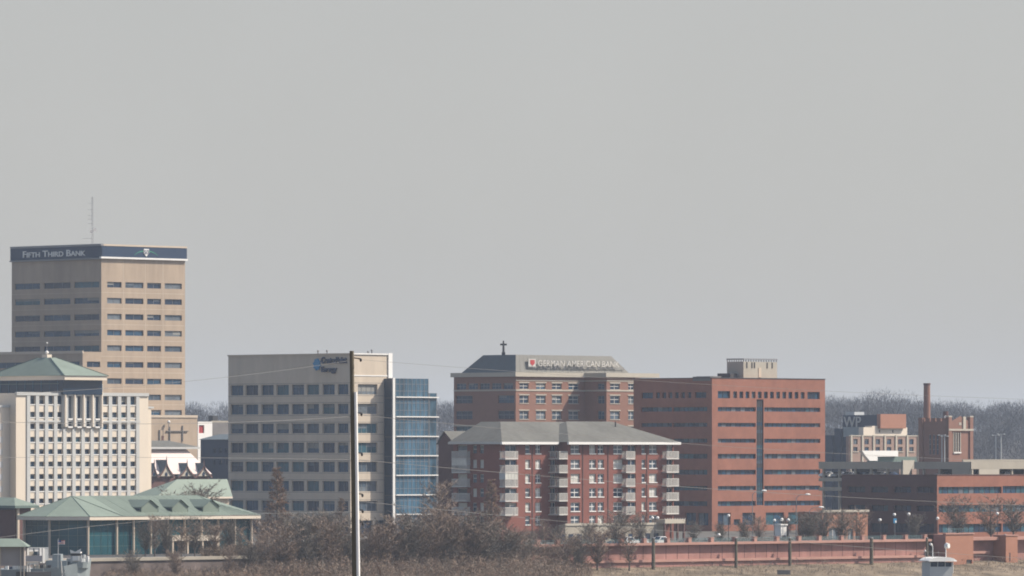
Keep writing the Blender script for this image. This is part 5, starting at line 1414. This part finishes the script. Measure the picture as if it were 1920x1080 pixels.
for px, yt, D, lab, gl in ((567, 1014, 1235, 'globe lamp left of the small evergreen, before the office block', 1), (583, 1015, 1240, 'globe lamp second left of the pole, before the office block', 1),
        (731, 1014, 1245, 'globe lamp right of the pole among low brown trees', 1), (905, 1010, 1262, 'single bright globe lamp in the purple brush left of the flood wall', 1),
        (1228, 971, 1330, 'twin globe lamp before the apartment portico, near the leftmost tall post', 2), (1366, 967, 1340, 'globe lamp before the ground floor of the red office', 1),
        (1452, 976, 1345, 'globe lamp left of the white kiosk', 1), (1466, 974, 1350, 'globe lamp directly above the white kiosk', 1), (1478, 975, 1345, 'globe lamp right of the white kiosk', 1),
        (1650, 975, 1345, 'dim globe lamp before the shaded side of the low office, left one', 1), (1677, 965, 1350, 'bright globe lamp above the small blue sign', 1), (1704, 964, 1350, 'bright globe lamp right of the small blue sign', 1),
        (1758, 972, 1352, 'globe lamp at the corner of the low brick office', 1), (1870, 963, 1380, 'bright globe lamp before the ribbon windows at far right', 1), (1348, 1003, 1300, 'low globe lamp just above the wall railing', 1)):
    lamp(px, yt, D, lab, globes=gl)
for px, yt, D, lab in ((1430, 920, 1390, 'curved arm street lamp against the red office stair window'), (1512, 927, 1390, 'curved arm street lamp at the right part of the red office'), (1537, 951, 1360, 'lower curved arm street lamp beside the red office right corner')):
    lamp(px, yt, D, lab, True)
# tall floodlight masts behind the garage
for px, y0, y1, lab in ((1766, 816, 866, 'pale floodlight mast before the battlemented hall, left one'), (1771, 818, 866, 'pale floodlight mast before the battlemented hall, right one'), (1867, 816, 866, 'thin floodlight mast against the far woodland, left of the pair'), (1877, 814, 866, 'thin floodlight mast against the far woodland, right of the pair')):
    D = 1610; x = W(px, D); p_ = (x, D, ZZ(878, D)); r = thing('light_mast', lab, 'light mast', p_, 'floodlight masts on the garage deck')
    m_ = MB(); m_.tube(p_, (x, D, ZZ(y0, D)), .17, .11, shipl, 6); m_.build('post', r)
    m_ = MB(); m_.tube((x - .9, D, ZZ(y0, D)), (x + .9, D, ZZ(y0, D)), .1, .1, shipl, 4)
    for dx in (-.8, .8): m_.ball((x + dx, D, ZZ(y0, D)), .28, shipl, 6, 4, .5)
    m_.build('lamp_head', r)

# ------------------------------------------------------------------ vehicles
def carmesh(paint):
    m_ = MB(); prof = [(-2.2, .35), (-2.25, .75), (-1.95, .92), (-1.45, .98), (-.85, 1.42), (.55, 1.45), (1.25, 1.0), (2.05, .88), (2.25, .65), (2.2, .35)]
    L_ = []
    def sec(y, inset): return [(x * (1 - .0 * inset), y * (1 - (.12 if z > 1.0 else 0)), z) for x, z in prof]
    A, B = sec(-.85, 0), sec(.85, 0); n = len(prof)
    m_.poly(A, paint); m_.poly(B[::-1], paint)
    for i in range(n): j = (i + 1) % n; m_.poly([A[i], A[j], B[j], B[i]], paint)
    return m_
def car(px, D, z, ang, paint, label, grp, van=False):
    p_ = (W(px, D), D, z); r = thing('parked_van' if van else 'parked_car', label, 'van' if van else 'car', p_, grp); r.rotation_euler = (0, 0, ang)
    m_ = carmesh(paint)
    if van: m_.v = [(x, y, z_ * (1.55 if z_ > .9 else 1) if z_ > .5 else z_) for x, y, z_ in m_.v]
    hz_ = 1.55 if van else 1
    o = bpy.data.objects.new('body', m_.mesh('body')); COL.objects.link(o); o.parent = r
    g_ = MB()
    for sy in (-1, 1):
        y1, y0 = sy * .79, sy * .865
        g_.poly([(-1.2, y0, 1.0 * hz_), (1.0, y0, 1.0 * hz_), (.5, y1 - 0 * sy, 1.36 * hz_), (-.8, y1, 1.36 * hz_)], G[0])
    g_.poly([(1.22, -.7, 1.04 * hz_), (1.22, .7, 1.04 * hz_), (.62, .66, 1.41 * hz_), (.62, -.66, 1.41 * hz_)], G[0]); g_.poly([(-1.44, -.7, 1.01 * hz_), (-1.44, .7, 1.01 * hz_), (-.92, .66, 1.4 * hz_), (-.92, -.66, 1.4 * hz_)], G[0])
    o = bpy.data.objects.new('windows', g_.mesh('windows')); COL.objects.link(o); o.parent = r
    for sx in (-1.35, 1.35):
        for sy in (-.78, .78):
            w_ = MB(); w_.tube((sx, sy - .1, .32), (sx, sy + .1, .32), .32, .32, rubber, 12); o = bpy.data.objects.new('wheel', w_.mesh('wheel')); COL.objects.link(o); o.parent = r
cw = mat('white car paint', (.75, .75, .73), var=0, rough=.3); cs = mat('silver car paint', (.45, .46, .47), var=0, rough=.3); cd = mat('dark car paint', (.03, .035, .045), var=0, rough=.3); crd = mat('red car paint', (.32, .03, .03), var=0, rough=.3); cbl = mat('blue car paint', (.05, .1, .22), var=0, rough=.3)
def rz(px, s_): k = (px - 960) / FOC; return (CL + s_ * 1.4142) / (1 - k)
GC = 'cars parked along the riverside road'
for px, s_, m_, lab, v in ((1092, 30, cw, 'white car leftmost of the parked row below the apartments', 0), (1122, 32, cs, 'silver car second from left in the row below the apartments', 0), (1150, 30, cd, 'dark car in the middle of the row below the apartments', 0),
        (1178, 32, cw, 'white van left of the twin globe lamp', 1), (1200, 33, cw, 'white van nearest the apartment portico', 1), (1240, 31, cw, 'white van right of the twin globe lamp', 1), (1285, 31, crd, 'dark red car below the portico right end', 0), (1330, 33, cd, 'dark car before the shaded side of the red office', 0),
        (588, 28, cw, 'white car seen through the trees left of the utility pole', 0), (612, 30, crd, 'red car seen through the trees beside the utility pole', 0)):
    D = rz(px, s_); car(px, D, G0 + .02, math.radians(45), m_, lab, GC, v)
GC = 'cars parked on the open garage deck'
for i, (px, m_, lab) in enumerate(((1551, cw, 'white car on the open deck right beside the red office corner'), (1573, cs, 'silver car on the open deck, second from its left end'), (1593, cw, 'white car on the open deck, third from its left end'), (1612, cd, 'dark car on the open deck between two white ones'), (1632, cw, 'white car with bright roof in the middle of the open deck'), (1652, cw, 'white car on the open deck, right of the bright roofed one'), (1671, cbl, 'blue car on the open deck nearest the slanted pier'), (1768, cw, 'white car on the deck just right of the slanted pier'), (1800, cw, 'white car on the deck below the battlemented hall'), (1832, cs, 'silver car on the right deck near the cream parapet'), (1886, cw, 'white car on the right deck against the dark opening'))):
    F_ = DECKS[0][0] if px < 1690 else (DECKS[1][0] if px < 1815 else DECKS[1][1]); zq = DECKS[0 if px < 1690 else 1][2]
    q = F_.P(F_.t(px), 0, 3.2); pxx = 960 + q[0] / q[1] * FOC
    q = F_.P(F_.t(px - (pxx - px)), 0, 3.2); car(960 + q[0] / q[1] * FOC, q[1], zq + .01, math.radians(45) + (math.pi if i % 2 else 0), m_, lab, GC)

# white kiosk and small blue sign behind the wall
D = 1350; f_ = OF(W(1463, D), D)
t = thing('white_kiosk', 'small white kiosk behind the wall railing below three globe lamps', 'kiosk', (f_.x, f_.y, G0)); t.rotation_euler = (0, 0, .8)
mb = MB(); mb.box(f_, -.9, .9, -1, 1, G0, ZZ(985, D), white); mb.build('body', t); mb = MB(); mb.box(f_, -1.15, 1.15, -1.2, 1.2, ZZ(985, D) + .01, ZZ(982.5, D), white); mb.build('roof', t)
mb = MB(); mb.box(f_, -.5, .5, -1.06, -1.004, G0 + .9, G0 + 2.2, G[0]); mb.build('window', t)
D = 1345; f_ = OF(W(1678, D), D)
t = thing('blue_sign', 'small blue and white sign standing under the bright globe lamps', 'sign', (f_.x, f_.y, G0)); t.rotation_euler = (0, 0, .6)
mb = MB(); mb.box(f_, -.4, .4, -.06, .06, ZZ(981, D), ZZ(972, D), bluep); mb.box(f_, 0, .35, -.1, -.065, ZZ(980, D), ZZ(976, D), white); mb.build('panel', t)
mb = MB(); mb.tube((f_.x, f_.y, G0), (f_.x, f_.y, ZZ(981, D)), .06, .06, steel); mb.build('post', t)
# red banner fence
k = (590 - 960) / FOC; D = (CL + 22 * 1.414) / (1 - k); f_ = OF(W(590, D), D)
mb = MB(); mb.box(f_, -5, 4.5, 0, .15, G0, G0 + 1.6, mat('faded red screen', (.33, .09, .07), var=.2)); tag(mb.build('red_fence', None, (f_.x, f_.y, G0)), 'low faded red fence behind the trees left of the utility pole', 'fence')
D = rz(590, 2.5); f_ = OF(W(588, D), D)
mb = MB(); mb.box(f_, -4, 3.6, 0, .3, G0 - 1.6, G0 + .2, mat('tan retaining block', (.42, .36, .24), var=.15)); tag(mb.build('retaining_wall', None, (f_.x, f_.y, G0 - 1.6)), 'short pale tan retaining wall at the foot of the red fence', 'retaining wall')

# ------------------------------------------------------------------ towboat (only its pilot house shows)
D = 1075; cx = W(1765, D); f_ = OF(cx, D)
t = thing('towboat', 'white topped towboat pilot house with dark windows and searchlights at the bottom right', 'towboat', (cx, D, -9)); t.rotation_euler = (0, 0, .3); t.scale = (.86, .86, 1); t.location.x += .35
def z_(y): return ZZ(y, D)
mb = MB(); hull = [(-4.5, -3), (4.5, -3), (4.5, 22), (-4.5, 22)]
mb.box(f_, -4.6, 4.6, -6, 24, -9.8, -7.2, steeld); mb.build('hull', t)
mb = MB(); mb.box(f_, -3.8, 3.8, -1, 20, -7.19, -1.8, offw); mb.box(f_, -3.2, 3.2, 0, 12, -1.79, z_(1092), offw); mb.build('deckhouse', t)
mb = MB(); mb.box(f_, -2.45, 2.2, 0, 4.4, z_(1091.9), z_(1062.5), shipl)
for x0 in (-2.45, -.9, .65, 2.05): mb.box(f_, x0, x0 + .15, 0, .12, z_(1062.4), z_(1054), shipl)
mb.box(f_, -2.45, -2.3, .13, 4.4, z_(1062.4), z_(1054), shipl); mb.box(f_, 2.05, 2.2, .13, 4.4, z_(1062.4), z_(1054), shipl); ph = mb.build('pilot_house', t)
mb = MB(); mb.box(f_, -2.28, 2.03, .14, 4.2, z_(1062.4), z_(1054), G[0]); mb.build('windows', ph)
mb = MB(); n = 9; top = z_(1046); bot = z_(1052.6)
for i in range(n):
    u0, u1 = -2.9 + 5.8 * i / n, -2.9 + 5.8 * (i + 1) / n
    h0, h1 = [(top - bot) * (1 - abs(u / 2.95) ** 4) + bot + .12 for u in (u0, u1)]
    mb.hexa([f_.P(u0, -.7, bot), f_.P(u1, -.7, bot), f_.P(u1, 5, bot), f_.P(u0, 5, bot), f_.P(u0, -.6, h0), f_.P(u1, -.6, h1), f_.P(u1, 4.9, h1), f_.P(u0, 4.9, h0)], white)
mb.build('roof', t)
mb = MB(); mb.tube(f_.P(2.15, -.45, z_(1075)), f_.P(2.15, -.45, z_(1053)), .09, .09, white); mb.build('rail_post', t)
for xx, y in ((1748, 1021), (1779, 1020)):
    dx = W(xx, D) - cx; mb = MB(); mb.tube(f_.P(dx, 1, top - .2), f_.P(dx, 1, z_(y + 4)), .11, .09, white)
    if xx == 1748: mb.tube(f_.P(dx, 1, z_(y + 4)), f_.P(dx - .25, .9, z_(y)), .09, .12, white); mb.tube(f_.P(dx - .2, .9, z_(y)), f_.P(dx - .75, .4, z_(y - 1)), .14, .22, white, 8)
    else: mb.tube(f_.P(dx - .1, 1, z_(y + 4)), f_.P(dx + .35, .3, z_(y + 3.5)), .42, .44, white, 10); mb.ball(f_.P(dx + .1, .8, z_(y + 2)), .40, white)
    mb.build('searchlight', t)
for xx, y, r_ in ((1735, 1033, .05), (1757, 1038, .04), (1766, 1032, .03), (1788, 1034, .04), (1741, 1036, .03)):
    dx = W(xx, D) - cx; mb = MB(); mb.tube(f_.P(dx, 2, top - .6), f_.P(dx, 2, z_(y)), r_, r_, steel, 5)
    if xx == 1735: mb.ball(f_.P(dx, 2, z_(y)), .2, white)
    mb.build('antenna', t)

# ------------------------------------------------------------------ grey landing ship at the lower left
D = 1112; f_ = OF(0, D)
t = thing('grey_ship', 'haze grey landing ship with raised bow and gun tubs moored at the lower left', 'ship', (W(60, D), D, -9))
def X(px): return W(px, D)
bowx = X(167); mb = MB(); stern = X(-420)
secs = [(bowx, 0.25, ZZ(1048, D)), (bowx - .8, 1.6, ZZ(1050, D)), (bowx - 2.2, 3.1, ZZ(1056, D)), (bowx - 4.5, 4.6, ZZ(1062, D)), (bowx - 8, 5.5, ZZ(1066, D)), (bowx - 14, 6, ZZ(1068, D)), (stern, 6, ZZ(1068, D))]
pr = None
for x, hw_, zt in secs:
    low = .55 if x > bowx - 6 else .9
    cur = [(x - (1.6 if x > bowx - 1 else 0), D + 6 - hw_ * low, -9.6), (x, D + 6 - hw_, zt), (x, D + 6 + hw_, zt), (x - (1.6 if x > bowx - 1 else 0), D + 6 + hw_ * low, -9.6)]
    if pr:
        for i in range(3): mb.poly([pr[i], pr[i + 1], cur[i + 1], cur[i]], shipg)
    else: mb.poly(cur, shipg)
    pr = cur
mb.poly(pr, shipg); mb.build('hull', t)
mb = MB(); mb.tube((X(141), D + 5, ZZ(1066, D)), (X(141), D + 5, ZZ(1054, D)), 2.0, 2.2, shipg, 14); mb.tube((X(141), D + 5, ZZ(1054, D)), (X(141), D + 5, ZZ(1048, D)), 1.9, 1.9, shipl, 12); mb.build('gun_tub', t)
mb = MB(); mb.box(f_, X(130), X(151), 3, 6, ZZ(1056, D), ZZ(1043, D), shipl); mb.box(f_, X(134), X(146), 2.7, 2.99, ZZ(1052, D), ZZ(1043, D), white); mb.box(f_, X(130), X(149), 3.5, 6, ZZ(1042.9, D), ZZ(1038, D), steeld)
mb.poly([(X(129), D + 2.8, ZZ(1031, D)), (X(139), D + 2.8, ZZ(1035, D)), (X(150), D + 2.8, ZZ(1029, D)), (X(149), D + 2.8, ZZ(1037, D)), (X(130), D + 2.8, ZZ(1037, D))], white)
mb.box(f_, X(130), X(149), 2.81, 6, ZZ(1037.9, D), ZZ(1035.5, D), white); mb.build('gun_mount', t)
mb = MB(); mb.box(f_, X(153), X(156), 4, 6, ZZ(1060, D), ZZ(1041, D), shipl); mb.box(f_, X(159), X(163), 4, 6, ZZ(1056, D), ZZ(1044, D), white); mb.build('bow_locker', t)
mb = MB(); mb.box(f_, X(84), X(124), 2, 9, ZZ(1070, D), ZZ(1052, D), shipg); mb.box(f_, X(96), X(112), 2.5, 8, ZZ(1051.9, D), ZZ(1040, D), shipg); mb.tube((X(106), D + 4, ZZ(1045, D)), (X(106), D + 4, ZZ(1010, D)), .09, .06, steel); mb.build('deckhouse', t)
mb = MB(); mb.tube((X(116), D + .5, ZZ(1080, D)), (X(114), D + .5, ZZ(1052, D)), .13, .1, offw, 6); mb.tube((X(116), D + .5, ZZ(1080, D)), (X(122), D + .5, ZZ(1070, D)), .08, .08, offw, 5); mb.build('davit', t)
rnd = random.Random(4); mb = MB()
for px in (8, 22, 28, 33, 40, 44, 52, 60, 66, 73, 80, 88): 
    h_ = rnd.uniform(1.0, 2.0); m = rnd.choice((white, offw, steeld, shipl, stone)); mb.box(f_, X(px), X(px) + rnd.uniform(.25, .7), 1 + rnd.random(), 2.5, ZZ(1068, D), ZZ(1068, D) + h_ * .6, m)
mb.box(f_, X(6), X(23), 2.6, 5, ZZ(1068, D), ZZ(1063, D), navyt); mb.build('deck_gear', t)
mb = MB(); x = X(109); mb.tube((x, D - .3, ZZ(1066, D)), (x, D - .3, ZZ(1012, D)), .05, .04, shipl, 5); fp = mb.build('flag_staff', t)
stripe_r = mat('flag red', (.5, .06, .05), var=0); cant = mat('flag blue', (.03, .05, .2), var=0)
t2 = MB()
for i in range(6):
    for k in range(7):
        u0, u1 = k / 7 * 1.15, (k + 1) / 7 * 1.15; wv0, wv1 = .1 * math.sin(u0 * 5), .1 * math.sin(u1 * 5)
        za = ZZ(1020.5, D) + .68 * i / 6; zb_ = ZZ(1020.5, D) + .68 * (i + 1) / 6
        m = cant if (k < 3 and i >= 3) else (stripe_r if i % 2 else white)
        t2.poly([(x + .05 + u0, D - .3 + wv0, za), (x + .05 + u1, D - .3 + wv1, za), (x + .05 + u1, D - .3 + wv1, zb_), (x + .05 + u0, D - .3 + wv0, zb_)], m)
tag(t2.build('flag', None, (x, D - .3, ZZ(1020, D))), 'small red and white striped flag flying before the pavilion columns', 'flag')

# green roofed deck shelter and white stair frame beside the ship
D = 1100; f_ = OF(0, D)
t = thing('green_roof_shelter', 'square grey beige landing shelter with green hip roof at the bottom left corner', 'shelter', (X(20), D, -9))
def zz_(y): return ZZ(y, D)
mb = MB(); mb.box(f_, W(-14, D), W(45, D), 0, 5, zz_(1061), zz_(1024), mat('beige screen panel', (.34, .30, .28), var=.05)); mb.build('wall', t)
for x in (-12, 0, 38, 44): mb = MB(); mb.box(f_, W(x, D), W(x + 2, D), -.3, -.01, -9, zz_(1024), tanl); mb.build('post', t)
mb = MB(); a0, a1_ = W(-26, D), W(53, D); am_ = W(14, D); zb_, zt_ = zz_(1025), zz_(1010)
mb.poly([(a0, D - 1.2, zb_), (a1_, D - 1.2, zb_), (W(33, D), D + 2.5, zt_), (W(-6, D), D + 2.5, zt_)], greenr)
mb.poly([(a1_, D - 1.2, zb_), (a1_, D + 6.2, zb_), (W(33, D), D + 2.5, zt_)], greenr); mb.poly([(a0, D + 6.2, zb_), (a1_, D + 6.2, zb_), (W(33, D), D + 2.5, zt_), (W(-6, D), D + 2.5, zt_)], greenr); mb.poly([(a0, D - 1.2, zb_), (a0, D + 6.2, zb_), (W(-6, D), D + 2.5, zt_)], greenr)
mb.poly([(a0, D - 1.2, zb_ - .01), (a1_, D - 1.2, zb_ - .01), (a1_, D + 6.2, zb_ - .01), (a0, D + 6.2, zb_ - .01)], greend); mb.build('roof', t)
mb = MB(); mb.box(f_, W(-30, D), W(60, D), -1, 8, -9.5, -8, steeld); mb.build('barge', t)
D = 1105; f_ = OF(0, D)
t = thing('white_gangway_tower', 'white steel gangway tower with grey panel between the shelter and the ship', 'gangway', (W(70, D), D, -9)); t.rotation_euler = (0, 0, .5)
mb = MB(); zq = lambda y: ZZ(y, D)
for x, w_ in ((49, 4), (75, 4), (81, 4.5)): mb.box(f_, W(x, D), W(x + w_, D), .0, .4, zq(1056 if x > 60 else 1041), zq(1028), white)
for x, y in ((49, 1067), (54, 1070)): mb.box(f_, W(x, D), W(x + 2, D), 0, .3, -9, zq(1054), white)
mb.box(f_, W(49, D), W(93, D), 0, .42, zq(1028), zq(1026.5), shipl); mb.box(f_, W(54.2, D), W(62, D), .1, .3, zq(1034), zq(1028.1), white); mb.box(f_, W(65, D), W(73, D), .1, .3, zq(1034), zq(1028.1), white)
mb.box(f_, W(49, D), W(73, D), .05, .35, zq(1058), zq(1054), white); mb.box(f_, W(55, D), W(76, D), 2.8, 3, zq(1043), zq(1034), stone); mb.build('frame', t)
mb = MB(); mb.box(f_, W(41, D), W(78, D), -.3, -.02, zq(1053), zq(1042), mat('slate grey panel', (.12, .13, .16), var=.1)); mb.build('panel', t)
mb = MB(); mb.box(f_, W(84.6, D), W(93, D), .05, 3, zq(1050), zq(1028.2), shipl); mb.build('side_panel', t)
mb = MB(); mb.box(f_, W(46, D), W(96, D), -.5, 4, -9.3, zq(1072), steeld); mb.build('landing', t)
